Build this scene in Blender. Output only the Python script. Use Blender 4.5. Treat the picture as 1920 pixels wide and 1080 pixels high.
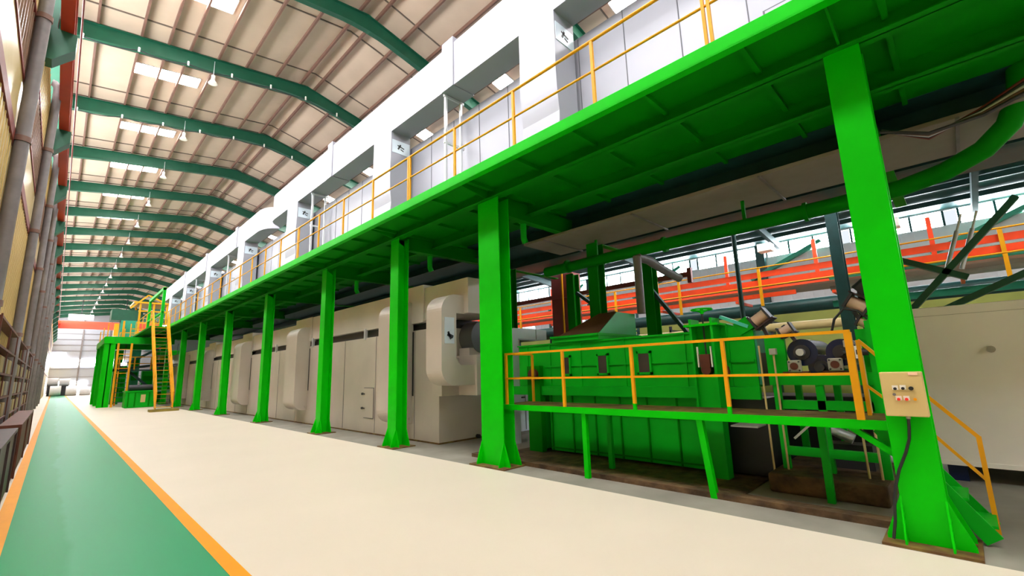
import bpy, math, random
from mathutils import Vector, Matrix
random.seed(7)
S = bpy.context.scene
for o in list(bpy.data.objects): bpy.data.objects.remove(o)

# ------------------------------------------------------------------ camera
cam_d = bpy.data.cameras.new('camera'); cam = bpy.data.objects.new('camera', cam_d)
S.collection.objects.link(cam); S.camera = cam
cam_d.sensor_width = 36.0; cam_d.sensor_fit = 'HORIZONTAL'
cam_d.lens = 839.57/1920*36.0; cam_d.clip_start = 0.05; cam_d.clip_end = 500
YAW, PIT, ROL = 0.791104, 0.182233, -0.0307
fw = Vector((math.sin(YAW)*math.cos(PIT), math.cos(YAW)*math.cos(PIT), math.sin(PIT)))
r0 = Vector((math.cos(YAW), -math.sin(YAW), 0)); u0 = r0.cross(fw)
rr = r0*math.cos(ROL)+u0*math.sin(ROL); uu = -r0*math.sin(ROL)+u0*math.cos(ROL)
M = Matrix(((rr.x, uu.x, -fw.x, 0), (rr.y, uu.y, -fw.y, 0), (rr.z, uu.z, -fw.z, 1.7), (0, 0, 0, 1)))
cam.matrix_world = M

# ------------------------------------------------------------------ world, exposure
S.view_settings.view_transform = 'Standard'; S.view_settings.look = 'None'
S.view_settings.exposure = 0.0; S.view_settings.gamma = 1.0; S.view_settings.use_curve_mapping = False
w = bpy.data.worlds.new('sky'); S.world = w; w.use_nodes = True
bg = w.node_tree.nodes['Background']; bg.inputs[0].default_value = (0.86, 0.93, 1.0, 1); bg.inputs[1].default_value = 1.0
SKY_L = 105.0      # radiance of the roof lights
WIN_L = 50.0        # radiance of the daylit wall windows

# ------------------------------------------------------------------ materials
def mat(name, col, rough=0.5, metal=0.0, noise=0.0, nscale=3.0, col2=None, bump=0.0, bscale=20.0, emit=None, spec=0.5, stretch=None):
    m = bpy.data.materials.new(name); m.use_nodes = True; nt = m.node_tree; b = nt.nodes['Principled BSDF']
    b.inputs['Base Color'].default_value = (*col, 1); b.inputs['Roughness'].default_value = rough
    b.inputs['Metallic'].default_value = metal; b.inputs['Specular IOR Level'].default_value = spec
    tc = nt.nodes.new('ShaderNodeTexCoord')
    mp = nt.nodes.new('ShaderNodeMapping'); nt.links.new(tc.outputs['Object'], mp.inputs[0])
    if stretch: mp.inputs['Scale'].default_value = stretch
    if noise > 0 or col2:
        n = nt.nodes.new('ShaderNodeTexNoise'); n.inputs['Scale'].default_value = nscale; n.inputs['Detail'].default_value = 5
        nt.links.new(mp.outputs[0], n.inputs['Vector'])
        c2 = col2 if col2 else tuple(max(0, c*(1-noise)) for c in col)
        r = nt.nodes.new('ShaderNodeValToRGB'); r.color_ramp.elements[0].position = 0.35; r.color_ramp.elements[1].position = 0.68
        r.color_ramp.elements[0].color = (*c2, 1); r.color_ramp.elements[1].color = (*col, 1)
        nt.links.new(n.outputs['Fac'], r.inputs[0]); nt.links.new(r.outputs[0], b.inputs['Base Color'])
    if bump > 0:
        n2 = nt.nodes.new('ShaderNodeTexNoise'); n2.inputs['Scale'].default_value = bscale
        nt.links.new(mp.outputs[0], n2.inputs['Vector'])
        bp = nt.nodes.new('ShaderNodeBump'); bp.inputs['Strength'].default_value = bump; bp.inputs['Distance'].default_value = 0.05
        nt.links.new(n2.outputs['Fac'], bp.inputs['Height']); nt.links.new(bp.outputs[0], b.inputs['Normal'])
    if emit:
        b.inputs['Emission Color'].default_value = (*emit[0], 1); b.inputs['Emission Strength'].default_value = emit[1]
    return m
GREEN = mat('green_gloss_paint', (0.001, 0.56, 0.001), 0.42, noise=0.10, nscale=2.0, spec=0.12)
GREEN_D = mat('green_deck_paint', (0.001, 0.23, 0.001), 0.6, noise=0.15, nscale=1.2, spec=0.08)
GREEN_M = mat('green_machine_paint', (0.001, 0.46, 0.012), 0.5, noise=0.2, nscale=1.6, spec=0.15)
HOODG = mat('light_green_hood_paint', (0.003, 0.46, 0.12), 0.45, noise=0.12)
TEAL = mat('teal_green_paint', (0.02, 0.36, 0.22), 0.45, noise=0.2)
ROOFG = mat('dark_green_rafter_paint', (0.003, 0.085, 0.042), 0.5, noise=0.15)
TEAL_D = mat('dark_teal_steel', (0.01, 0.07, 0.065), 0.5, noise=0.3)
YEL = mat('yellow_rail_paint', (0.85, 0.37, 0.006), 0.4, noise=0.12, nscale=4, spec=0.3)
YEL_L = mat('yellow_line_paint', (0.78, 0.30, 0.001), 0.5, noise=0.05, spec=0.15)
ORANGE = mat('orange_red_paint', (0.95, 0.07, 0.008), 0.45, noise=0.15)
RED = mat('crane_red_paint', (0.50, 0.035, 0.01), 0.5, noise=0.25, nscale=0.6)
MAROON = mat('maroon_steel', (0.20, 0.018, 0.012), 0.5, noise=0.2)
PURLIN = mat('brown_primer_steel', (0.17, 0.085, 0.06), 0.55, noise=0.2)
SILVER_W = mat('silver_cladding_upper', (0.33, 0.33, 0.385), 0.42, metal=0.15, noise=0.05, nscale=1.2, bump=0.10, bscale=1.4)
SILVER = mat('silver_cladding_lower', (0.60, 0.535, 0.47), 0.42, metal=0.15, noise=0.10, nscale=1.0, bump=0.12, bscale=1.2)
BEIGE = mat('beige_grey_panel', (0.90, 0.86, 0.80), 0.6, noise=0.06, nscale=1.5)
SEAM = mat('dark_joint', (0.10, 0.10, 0.12), 0.7)
FLOOR = mat('cream_floor_coating', (0.68, 0.60, 0.50), 0.5, noise=0.04, nscale=0.5, spec=0.25)
CONC = mat('grey_concrete', (0.26, 0.24, 0.20), 0.75, noise=0.25, nscale=1.5)
RUST = mat('oily_rust_concrete', (0.15, 0.085, 0.035), 0.7, col2=(0.035, 0.016, 0.006), nscale=4.0, bump=0.6, bscale=9)
RUSTY = mat('rusty_tread_plate', (0.20, 0.13, 0.02), 0.7, col2=(0.09, 0.03, 0.01), nscale=5.0)
ROOF = mat('tan_insulated_roof', (0.58, 0.455, 0.34), 0.75, noise=0.14, nscale=0.7)
ROOFSEAM = mat('roof_batten', (0.13, 0.10, 0.08), 0.7)
CREAM = mat('cream_wall_sheet', (0.60, 0.44, 0.17), 0.32, noise=0.10, nscale=0.5, bump=0.15, bscale=2.5)
WHITEW = mat('white_wall_sheet', (0.72, 0.73, 0.75), 0.6, noise=0.06)
BRN_LOUV = mat('brown_louvre', (0.26, 0.15, 0.09), 0.35, noise=0.3, nscale=6, stretch=(1, 6, 0.5))
BROWN = mat('brown_crate_paint', (0.12, 0.022, 0.006), 0.6, noise=0.4, nscale=3)
BROWN2 = mat('dark_purple_brown', (0.045, 0.016, 0.018), 0.5, noise=0.4, nscale=3)
PIPE = mat('grey_pvc', (0.19, 0.165, 0.165), 0.5, noise=0.2, nscale=6)
GALV = mat('galvanised_tube', (0.62, 0.63, 0.66), 0.35, metal=0.4)
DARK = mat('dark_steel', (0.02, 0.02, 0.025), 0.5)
NAVY = mat('navy_rubber', (0.004, 0.012, 0.055), 0.25)
BLACK = mat('black_rubber', (0.008, 0.009, 0.01), 0.45)
IVORY = mat('ivory_enclosure', (0.60, 0.45, 0.19), 0.45, noise=0.06, nscale=4)
WHITE = mat('white_plastic', (0.85, 0.82, 0.75), 0.4)
REDB = mat('red_button', (0.8, 0.03, 0.02), 0.35)
TANM = mat('tan_motor', (0.62, 0.42, 0.30), 0.5, noise=0.1)
CAST = mat('cast_grey', (0.42, 0.40, 0.33), 0.5, noise=0.2)
LIMEW = mat('lime_painted_wall', (0.42, 0.46, 0.10), 0.7, noise=0.2, nscale=1)
COIL = mat('wrapped_white_coil', (0.75, 0.76, 0.80), 0.4, noise=0.1)
GLASSD = mat('dark_sight_glass', (0.05, 0.04, 0.04), 0.15)
SKYL = mat('lit_roof_light', (0.9, 0.9, 0.9), 0.5, emit=((1.0, 0.99, 0.97), SKY_L))
WINL = mat('lit_window_glazing', (0.9, 0.9, 0.9), 0.5, emit=((0.86, 0.93, 1.0), WIN_L))
SIDEL = mat('side_fill_glow', (0.9, 0.9, 0.9), 0.5, emit=((1.0, 0.99, 0.96), 45.0))  # glow of the added side-bay fill panels
LAMPL = mat('lit_lamp_lens', (0.9, 0.9, 0.9), 0.5, emit=((1, 0.97, 0.92), 14.0))
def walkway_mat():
    m = mat('green_walkway_paint_glare', (0.01, 0.45, 0.17), 0.45, spec=0.15); nt = m.node_tree; b = nt.nodes['Principled BSDF']
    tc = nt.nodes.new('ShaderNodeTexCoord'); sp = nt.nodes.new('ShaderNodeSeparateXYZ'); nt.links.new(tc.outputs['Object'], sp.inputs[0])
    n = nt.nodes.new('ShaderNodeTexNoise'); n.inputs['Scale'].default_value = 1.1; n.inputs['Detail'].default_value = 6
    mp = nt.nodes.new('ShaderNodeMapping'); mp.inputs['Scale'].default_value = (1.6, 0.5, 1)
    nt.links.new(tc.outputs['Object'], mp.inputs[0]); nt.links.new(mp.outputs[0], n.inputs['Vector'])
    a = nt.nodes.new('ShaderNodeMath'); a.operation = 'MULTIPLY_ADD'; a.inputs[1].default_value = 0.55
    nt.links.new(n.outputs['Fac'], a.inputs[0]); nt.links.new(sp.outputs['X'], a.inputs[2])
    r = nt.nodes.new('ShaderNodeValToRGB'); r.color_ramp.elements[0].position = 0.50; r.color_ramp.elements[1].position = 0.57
    r.color_ramp.elements[0].color = (0.001, 0.24, 0.075, 1); r.color_ramp.elements[1].color = (0.022, 0.27, 0.115, 1)  # second, paler green is floor glare painted into the colour
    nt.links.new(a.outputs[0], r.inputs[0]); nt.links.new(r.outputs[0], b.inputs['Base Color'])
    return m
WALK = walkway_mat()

# ------------------------------------------------------------------ mesh builder
def worldloc(o):
    v = Vector((0, 0, 0))
    while o: v += o.location; o = o.parent
    return v
class MB:
    def __init__(s): s.v = []; s.f = []; s.mi = []; s.sm = []; s.cur = 0
    def _add(s, vs, fs, smooth=False):
        n = len(s.v); s.v += [tuple(p) for p in vs]
        for f in fs: s.f.append([n+i for i in f]); s.mi.append(s.cur); s.sm.append(smooth)
        return s
    def m(s, i): s.cur = i; return s
    def box(s, x0, x1, y0, y1, z0, z1):
        if x0 > x1: x0, x1 = x1, x0
        if y0 > y1: y0, y1 = y1, y0
        if z0 > z1: z0, z1 = z1, z0
        v = [(x, y, z) for z in (z0, z1) for y in (y0, y1) for x in (x0, x1)]
        return s._add(v, [(0, 2, 3, 1), (4, 5, 7, 6), (0, 1, 5, 4), (2, 6, 7, 3), (0, 4, 6, 2), (1, 3, 7, 5)])
    def hexa(s, a, b):   # two quads, bottom a and top b (same winding)
        return s._add(list(a)+list(b), [(3, 2, 1, 0), (4, 5, 6, 7), (0, 1, 5, 4), (1, 2, 6, 5), (2, 3, 7, 6), (3, 0, 4, 7)])
    def tube(s, p, q, r, n=10, r2=None):
        p = Vector(p); q = Vector(q); r2 = r if r2 is None else r2
        d = (q-p).normalized(); a = Vector((0, 0, 1)) if abs(d.z) < 0.9 else Vector((1, 0, 0))
        e = d.cross(a).normalized(); g = d.cross(e)
        v = []
        for (c, rad) in ((p, r), (q, r2)):
            for k in range(n):
                t = 2*math.pi*k/n; v.append(c+e*math.cos(t)*rad+g*math.sin(t)*rad)
        s._add(v, [(k, (k+1) % n, n+(k+1) % n, n+k) for k in range(n)], True)
        s._add(v[:n], [tuple(range(n-1, -1, -1))]); s._add(v[n:], [tuple(range(n))])
        return s
    def path(s, pts, r, n=10):
        pts = [Vector(p) for p in pts]; rings = []
        e = None
        for i, c in enumerate(pts):
            d = ((pts[min(i+1, len(pts)-1)]-c).normalized()+(c-pts[max(i-1, 0)]).normalized()).normalized()
            if e is None:
                a = Vector((0, 0, 1)) if abs(d.z) < 0.9 else Vector((1, 0, 0)); e = d.cross(a).normalized()
            e = (e-d*e.dot(d)).normalized(); g = d.cross(e)
            rings.append([c+e*math.cos(2*math.pi*k/n)*r+g*math.sin(2*math.pi*k/n)*r for k in range(n)])
        v = [p for R in rings for p in R]; f = []
        for i in range(len(rings)-1):
            for k in range(n): f.append((i*n+k, i*n+(k+1) % n, (i+1)*n+(k+1) % n, (i+1)*n+k))
        s._add(v, f, True); s._add(rings[0], [tuple(range(n-1, -1, -1))]); s._add(rings[-1], [tuple(range(n))])
        return s
    def bar(s, p, q, w, h, up=(0, 0, 1)):   # rectangular bar along p-q
        p = Vector(p); q = Vector(q); d = (q-p).normalized(); up = Vector(up)
        e = d.cross(up).normalized()*w/2; g = e.cross(d).normalized()*h/2
        a = [p-e-g, p+e-g, p+e+g, p-e+g]; b = [q-e-g, q+e-g, q+e+g, q-e+g]
        return s._add(a+b, [(0, 1, 2, 3), (7, 6, 5, 4), (0, 4, 5, 1), (1, 5, 6, 2), (2, 6, 7, 3), (3, 7, 4, 0)])
    def prism(s, poly, axis, a, b, smooth=False):
        def P(u, v, t): return {0: (t, u, v), 1: (u, t, v), 2: (u, v, t)}[axis]
        n = len(poly); v = [P(u, w_, a) for u, w_ in poly]+[P(u, w_, b) for u, w_ in poly]
        s._add(v, [(k, (k+1) % n, n+(k+1) % n, n+k) for k in range(n)], smooth)
        s._add(v[:n], [tuple(range(n-1, -1, -1))]); s._add(v[n:], [tuple(range(n))])
        return s
    def build(s, name, mats, parent=None, origin=None):
        if not isinstance(mats, (list, tuple)): mats = [mats]
        if parent: o0 = worldloc(parent)
        elif origin: o0 = Vector(origin)
        else: o0 = Vector((0, 0, 0))
        me = bpy.data.meshes.new(name); me.from_pydata([tuple(Vector(p)-o0) for p in s.v], [], s.f)
        for m_ in mats: me.materials.append(m_)
        me.polygons.foreach_set('material_index', s.mi); me.polygons.foreach_set('use_smooth', s.sm)
        import bmesh
        bm = bmesh.new(); bm.from_mesh(me); bmesh.ops.recalc_face_normals(bm, faces=bm.faces); bm.to_mesh(me); bm.free()
        me.update()
        o = bpy.data.objects.new(name, me); S.collection.objects.link(o)
        if parent: o.parent = parent
        else: o.location = o0
        return o
def box(name, m, parent, *a): return MB().box(*a).build(name, m, parent)
def tag(o, label, cat, group=None):
    o['label'] = label; o['category'] = cat
    if group: o['group'] = group
    return o
def thing(name, loc, label, cat, group=None):
    o = bpy.data.objects.new(name, None); S.collection.objects.link(o); o.location = loc; o.empty_display_size = 0.2
    return tag(o, label, cat, group)
def struct(o, kind='structure'): o['kind'] = kind; return o
def copy_tree(o, parent=None):
    c = o.copy(); S.collection.objects.link(c)
    if parent: c.parent = parent
    for ch in list(o.children): copy_tree(ch, c)
    return c
def bevel(o, w_=0.012, seg=2):
    b = o.modifiers.new('bevel', 'BEVEL'); b.width = w_; b.segments = seg; b.limit_method = 'ANGLE'; return o
ORD = ['nearest', 'second nearest', 'third nearest', 'fourth nearest', 'fifth nearest', 'sixth nearest', 'seventh nearest', 'eighth nearest',
       'ninth nearest', 'tenth nearest', 'eleventh nearest', 'twelfth nearest', 'thirteenth nearest', 'fourteenth nearest', 'fifteenth nearest',
       'sixteenth nearest', 'seventeenth nearest', 'eighteenth nearest', 'nineteenth nearest', 'twentieth nearest']

# ------------------------------------------------------------------ floor, walkway paint
YF0, YF1 = -10.0, 122.0
fl = MB().m(0).box(-1.3, 5.62, YF0, YF1, -0.2, 0).m(1).box(5.62, 22.2, YF0, YF1, -0.2, 0).build('floor', [FLOOR, CONC]); struct(fl)
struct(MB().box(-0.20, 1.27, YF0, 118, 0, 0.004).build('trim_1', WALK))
struct(MB().box(1.27, 1.40, YF0, 118, 0, 0.006).build('trim_2', YEL_L))
struct(MB().box(-0.34, -0.20, YF0, 118, 0, 0.006).build('trim_3', YEL_L))

# ------------------------------------------------------------------ main roof
EX0, RX, EX1 = -1.3, 7.0, 15.4
def zr(x): return 15.5-0.125*(RX-x) if x <= RX else 15.5-0.235*(x-RX)
RB = 6.0; RY = [14.3+RB*k for k in range(-4, 18)]
XS = [EX0, 0, 2, 4, 5.5, 6.4, 7, 7.6, 8.5, 10, 12, 14, EX1]
# roof sheet with openings left for the roof lights
SKY = [(y+2.55, 0.95, 3.2) for y in RY] + [(y+4.25, 12.0, 13.1) for y in RY]
ceil = MB()
ys = sorted(set([YF0]+[a for (y, _, _) in SKY for a in (y-0.43, y+0.43)]+[YF1]))
xs = [EX0, 0.95, 3.2, 5, 7, 9, 12.0, 13.1, EX1]
def inlight(xa, ya):
    return any(abs(ya-y) < 0.43 and x0 < xa < x1 for (y, x0, x1) in SKY)
for i in range(len(xs)-1):
    for j in range(len(ys)-1):
        if ys[j] < YF0 or ys[j+1] > YF1: continue
        xa, ya = (xs[i]+xs[i+1])/2, (ys[j]+ys[j+1])/2
        if inlight(xa, ya): continue
        x0, x1, y0, y1 = xs[i], xs[i+1], ys[j], ys[j+1]
        ceil.hexa([(x0, y0, zr(x0)), (x1, y0, zr(x1)), (x1, y1, zr(x1)), (x0, y1, zr(x0))],
                  [(x0, y0, zr(x0)+.08), (x1, y0, zr(x1)+.08), (x1, y1, zr(x1)+.08), (x0, y1, zr(x0)+.08)])
struct(ceil.build('ceiling', ROOF))
# transverse battens under the sheets
bt = MB(); y = YF0+0.5
while y < YF1:
    if not any(abs(y-sy) < 0.5 for (sy, _, _) in SKY):
        bt.bar((EX0, y, zr(EX0)-.02), (RX, y, zr(RX)-.02), 0.045, 0.04).bar((RX, y, zr(RX)-.02), (EX1, y, zr(EX1)-.02), 0.045, 0.04)
    y += 1.2
struct(bt.build('trim_4', ROOFSEAM))
# purlins
PX = [-0.9, -0.28, 0.93, 1.75, 2.45, 3.42, 4.45, 5.65, 6.7, 7.35, 8.5, 9.7, 10.9, 12.1, 13.3, 14.5]
for i, x in enumerate(PX):
    o = MB().box(x-.035, x+.035, YF0, YF1, zr(x)-.20, zr(x)-.045).build('roof_purlin', PURLIN, origin=(x, YF0, zr(x)-.2))
    tag(o, 'long brown roof purlin, ' + ['leftmost', 'second from left', 'third from left', 'fourth from left', 'fifth from left', 'sixth from left',
        'seventh from left', 'last left of the ridge pair', 'left one of the ridge pair', 'right one of the ridge pair', 'first right of the ridge pair',
        'second right of the ridge pair', 'third right of the ridge pair', 'fourth right of the ridge pair', 'fifth right of the ridge pair', 'rightmost'][i], 'purlin', 'roof purlins')
# rafters
def zc(x):   # underside of the rafters, softened at the ridge
    d = 1.2; z = zr(x)-.78
    if abs(x-RX) < d: z -= 0.11*(1-abs(x-RX)/d)**2
    if x < 1.0: z -= 0.10*(1.0-x)/2.2
    return z
def rafter():
    mb = MB(); X = [-0.95+i*(15.9/30) for i in range(31)]
    def strip(top, bot, hw):
        for a, b in zip(X[:-1], X[1:]):
            mb.hexa([(a, -hw, bot(a)), (b, -hw, bot(b)), (b, hw, bot(b)), (a, hw, bot(a))], [(a, -hw, top(a)), (b, -hw, top(b)), (b, hw, top(b)), (a, hw, top(a))])
    strip(lambda x: zr(x)-.2, lambda x: zr(x)-.22, .11); strip(lambda x: zc(x)+.02, zc, .11); strip(lambda x: zr(x)-.2, zc, .012)
    return mb
o0 = rafter().build('roof_rafter', ROOFG); first = True
vis = [y for y in RY if y > 10]
for y in RY:
    o = o0 if first else o0.copy()
    if not first: S.collection.objects.link(o)
    first = False; o.location = (0, y, 0)
    k = vis.index(y) if y in vis else -1
    tag(o, ('dark green arched roof rafter, %s one in view' % ORD[k]) if k >= 0 else 'dark green arched roof rafter above and behind the photographer', 'rafter', 'roof rafters')
# roof lights
proto = None
for idx, (y, x0, x1) in enumerate(SKY):
    left = x0 < 5
    t = thing('roof_light', ((x0+x1)/2, y, zr((x0+x1)/2)), '', 'roof light', 'roof lights left of the ridge' if left else 'roof lights right of the ridge')
    k = [s for s in SKY if (s[1] < 5) == left and s[0] > 11].index((y, x0, x1)) if y > 11 else -1
    side = 'left roof slope' if left else 'right roof slope'
    t['label'] = ('bright rectangular roof light in the %s, %s one' % (side, ORD[k])) if k >= 0 else 'bright roof light in the %s behind the photographer' % ('left roof slope' if left else 'right roof slope')
    MB().hexa([(x0, y-.43, zr(x0)+.01), (x1, y-.43, zr(x1)+.01), (x1, y+.43, zr(x1)+.01), (x0, y+.43, zr(x0)+.01)],
              [(x0, y-.43, zr(x0)+.03), (x1, y-.43, zr(x1)+.03), (x1, y+.43, zr(x1)+.03), (x0, y+.43, zr(x0)+.03)]).build('diffuser', SKYL, t)
    mb = MB()
    for ya in (y-.43, y+.43): mb.bar((x0, ya, zr(x0)-.01), (x1, ya, zr(x1)-.01), .03, .05)
    for xa in (x0, x1): mb.bar((xa, y-.43, zr(xa)-.01), (xa, y+.43, zr(xa)-.01), .03, .05)
    mb.build('frame', WHITEW, t)
# high-bay pendant lamps hanging from the rafters
def pendant():
    t = thing('pendant_lamp', (0, 0, 0), '', 'lamp', 'high bay lamps hanging from the rafters')
    MB().tube((0, 0, .28), (0, 0, .95), .012, 6).build('rod', GALV, t)
    mb = MB().tube((0, 0, .12), (0, 0, .30), .07, 12)
    prof = [(.06, .12), (.09, .07), (.13, .01), (.17, -.06)]
    for (ra, za), (rb, zb) in zip(prof[:-1], prof[1:]): mb.tube((0, 0, zb), (0, 0, za), rb, 16, ra)
    mb.build('shade', WHITE, t); MB().tube((0, 0, -.05), (0, 0, -.07), .15, 16).build('bulb_lens', WHITE, t)
    return t
pl = pendant()
for k, y in enumerate(vis[1:]):
    t = pl if k == 0 else copy_tree(pl)
    t.location = (3.25, y-0.3, 13.62); t['label'] = 'small white bell pendant lamp under the roof, %s of its row' % ORD[k]
# cable runs slung along the second and third rafters
for (ry, nm) in ((20.1, 'nearest fully visible rafter'), (26.1, 'next rafter beyond')):
    t = thing('lighting_cable', (0, ry, 13.5), 'thin drooping cable clipped along the underside of the %s' % nm, 'cable', 'cables along the rafters')
    pts = []; X = [-0.6+i*.25 for i in range(42)]
    for i, x in enumerate(X): pts.append((x, ry-.05, zc(x)-.10-.10*abs(math.sin(i*math.pi/6))))
    MB().path(pts, .018, 6).build('wire', DARK, t)
    for i in range(0, 42, 6):
        x = X[i]; MB().tube((x, ry-.05, zc(x)+.02), (x, ry-.05, zc(x)-.14), .035, 8).build('clip', WHITE, t)

# ------------------------------------------------------------------ left wall
WX = -0.98
lw = MB(); lw.m(0).box(WX-.1, WX, YF0, YF1, 0, 5.85).m(0).box(WX-.1, WX, YF0, YF1, 6.08, 7.1).m(1).box(WX-.1, WX-.02, YF0, YF1, 7.1, 8.4).m(0).box(WX-.1, WX, YF0, YF1, 8.4, 10.0)
lw.m(2).box(WX-.1, WX+.03, YF0, YF1, 5.85, 6.08).box(WX-.02, WX+.02, YF0, YF1, 7.06, 7.14).box(WX-.02, WX+.02, YF0, YF1, 8.36, 8.44)
lw.m(2).box(WX-.02, WX+.015, YF0, YF1, 3.0, 3.1)
y = YF0
while y < 60:      # corrugation ribs
    lw.m(0).box(WX, WX+.012, y, y+.05, 0.0, 5.85).box(WX, WX+.012, y, y+.05, 8.44, 10.0).m(1).box(WX-.02, WX+.01, y, y+.04, 7.14, 8.36)
    y += 0.3
struct(lw.build('wall_left', [CREAM, BRN_LOUV, MAROON]))
lw2 = MB().box(EX0-.1, EX0, YF0, YF1, 10.0, 10.9).box(EX0-.1, EX0, YF0, YF1, 13.3, 14.6).box(EX0, WX-.1, YF0, YF1, 9.9, 10.0); struct(lw2.build('wall_left_upper', WHITEW))
# translucent daylight sheets in the upper left wall
LW_L = 15.0
DAYL = mat('daylit_wall_sheet', (0.9, 0.9, 0.9), 0.5, emit=((0.97, 0.98, 1.0), LW_L))
wy = [YF0]+RY+[YF1]
for i in range(len(wy)-1):
    wl = MB().m(0).box(EX0-.06, EX0-.03, wy[i]+.1, wy[i+1]-.1, 10.9, 13.3).m(1).box(EX0-.1, EX0, wy[i]-.1, wy[i]+.1, 10.9, 13.3)
    for z in (11.7, 12.5): wl.box(EX0-.03, EX0, wy[i]+.1, wy[i+1]-.1, z-.02, z+.02)
    struct(wl.build('window_%d' % (40+i), [DAYL, ROOFG]))
# wall columns carrying the crane beam
def wallcol():
    t = thing('crane_column', (0, 0, 0), '', 'column', 'green columns along the left wall')
    MB().box(-1.28, -.86, -.14, .14, 10.0, 14.1).build('shaft', ROOFG, t)
    MB().prism([(-1.28, 9.2), (-.86, 9.2), (-.50, 9.62), (-.50, 10.02), (-1.28, 10.02)], 1, -.22, .22).build('bracket', ROOFG, t)
    return t
wc = wallcol()
for k, y in enumerate(RY):
    t = wc if k == 0 else copy_tree(wc)
    t.location = (0, y, 0)
    kk = vis.index(y) if y in vis else -1
    t['label'] = ('dark green wall column with crane bracket, %s in view on the left' % ORD[kk]) if kk >= 0 else 'dark green wall column with bracket above and behind the photographer'
o = MB().box(-.80, -.56, YF0, 118, 10.02, 10.06).box(-.70, -.66, YF0, 118, 10.06, 10.55).box(-.80, -.56, YF0, 118, 10.55, 10.59).box(-.8, -.66, YF0, 118, 10.03, 10.3).build('crane_runway_beam', RED, origin=(-.68, YF0, 10.02))
tag(o, 'long red crane runway beam on brackets along the left wall', 'crane beam')
o = MB().box(-.70, -.66, YF0, 118, 10.59, 10.65).build('crane_rail', PURLIN, origin=(-.68, YF0, 10.59)); tag(o, 'dark steel crane rail lying on the red runway beam', 'rail')
o = MB().tube((-.50, YF0, 11.1), (-.50, 118, 11.1), .022, 6).build('conductor_bar', MAROON, origin=(-.5, YF0, 11.1)); tag(o, 'thin maroon conductor line running above the red runway beam', 'conductor bar')
# grey rain pipes
PY = [11.15, 17.95, 23.9, 29.8, 35.8, 41.8, 47.8, 53.8, 59.8]
def rainpipe(k):
    y = PY[k]; t = thing('rain_pipe', (-.86, y, 0), 'grey vertical rain pipe on the cream left wall, %s one' % ORD[k], 'pipe', 'rain pipes on the left wall')
    MB().path([(-.86, y, 0.02), (-.86, y, 10.25), (-.88, y, 10.42), (-.95, y, 10.52), (-1.0, y, 10.53)], .10, 14).build('pipe', PIPE, t)
    for z in (3.05, 5.95, 8.4):
        MB().tube((-.86, y, z-.05), (-.86, y, z+.05), .12, 14).box(-.98, -.86, y-.015, y+.015, z-.02, z+.02).build('clamp', PURLIN, t)
for k in range(len(PY)): rainpipe(k)
# racks against the left wall, with wrapped goods
def rack(y0, y1, lab):
    t = thing('storage_rack', (-.82, y0, 0), lab, 'rack', 'racks along the left wall')
    for ya in (y0, (y0+y1)/2, y1):
        for xa in (-.96, -.80): MB().box(xa-.012, xa+.012, ya-.02, ya+.02, 0, 3.0).build('upright', BROWN, t)
    for z in (0.95, 1.45, 1.95, 2.45, 2.95): MB().box(-.97, -.79, y0, y1, z-.02, z+.025).build('shelf', BROWN, t)
    return t
CARTON = mat('dull_yellow_carton', (.30, .22, .08), .7); CARTON2 = mat('dull_grey_carton', (.20, .18, .14), .7)
for (a, b, nm) in ((12.2, 17.4, 'tall brown shelf rack by the left wall, before the second rain pipe'), (18.6, 23.3, 'tall brown shelf rack between the second and third rain pipes'), (24.6, 29.2, 'tall brown shelf rack beyond the third rain pipe')):
    rack(a, b, nm)
    for li, z in enumerate((0.975, 1.475, 1.975)):
        for j in range(4):
            yy = a+.35+(b-a-.4)*j/4
            o = MB().box(-.95, -.81, yy, yy+.75, z, z+.34).build('storage_box', CARTON if (j+li) % 2 else CARTON2, origin=(-.81, yy, z))
            bevel(o, .02)
            tag(o, '%s carton on the %s shelf of the %s rack, %s along it' % ('yellowish' if (j+li) % 2 else 'greyish', ('lowest', 'second', 'third')[li], ('nearest', 'middle', 'farthest')[int(a > 18)+int(a > 24)], ('first', 'second', 'third', 'last')[j]), 'box', 'cartons on the left racks')
def crate(y0, y1, z, m_, lab, xb=-.95):
    t = thing('steel_crate', (-.65, y0, 0), lab, 'crate')
    bevel(MB().box(xb, -.36, y0, y1, .06, z).build('body', m_, t), .02)
    for ya in (y0+.03, (y0+y1)/2, y1-.03): MB().box(-.36, -.335, ya-.04, ya+.04, .06, z).build('corner_post', m_, t)
    MB().box(xb-.01, -.335, y0-.02, y1+.02, z, z+.05).build('rim', m_, t)
    for ya in (y0+.3, y1-.3): MB().box(xb+.02, -.38, ya-.06, ya+.06, 0, .06).build('skid', DARK, t)
crate(7.6, 11.0, 0.98, BROWN2, 'dark purple-brown steel crate on the floor, nearest by the left wall')
crate(12.4, 19.2, 0.95, BROWN, 'long red-brown steel crate on the floor below the left racks', -.62)

# back wall behind the photographer, with its big open door
struct(MB().box(EX0, -.9, YF0-.1, YF0, 0, 15).box(4.8, 22.2, YF0-.1, YF0, 0, 15).box(-.9, 4.8, YF0-.1, YF0, 3.2, 15.6).build('wall_back', BEIGE))
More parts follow.
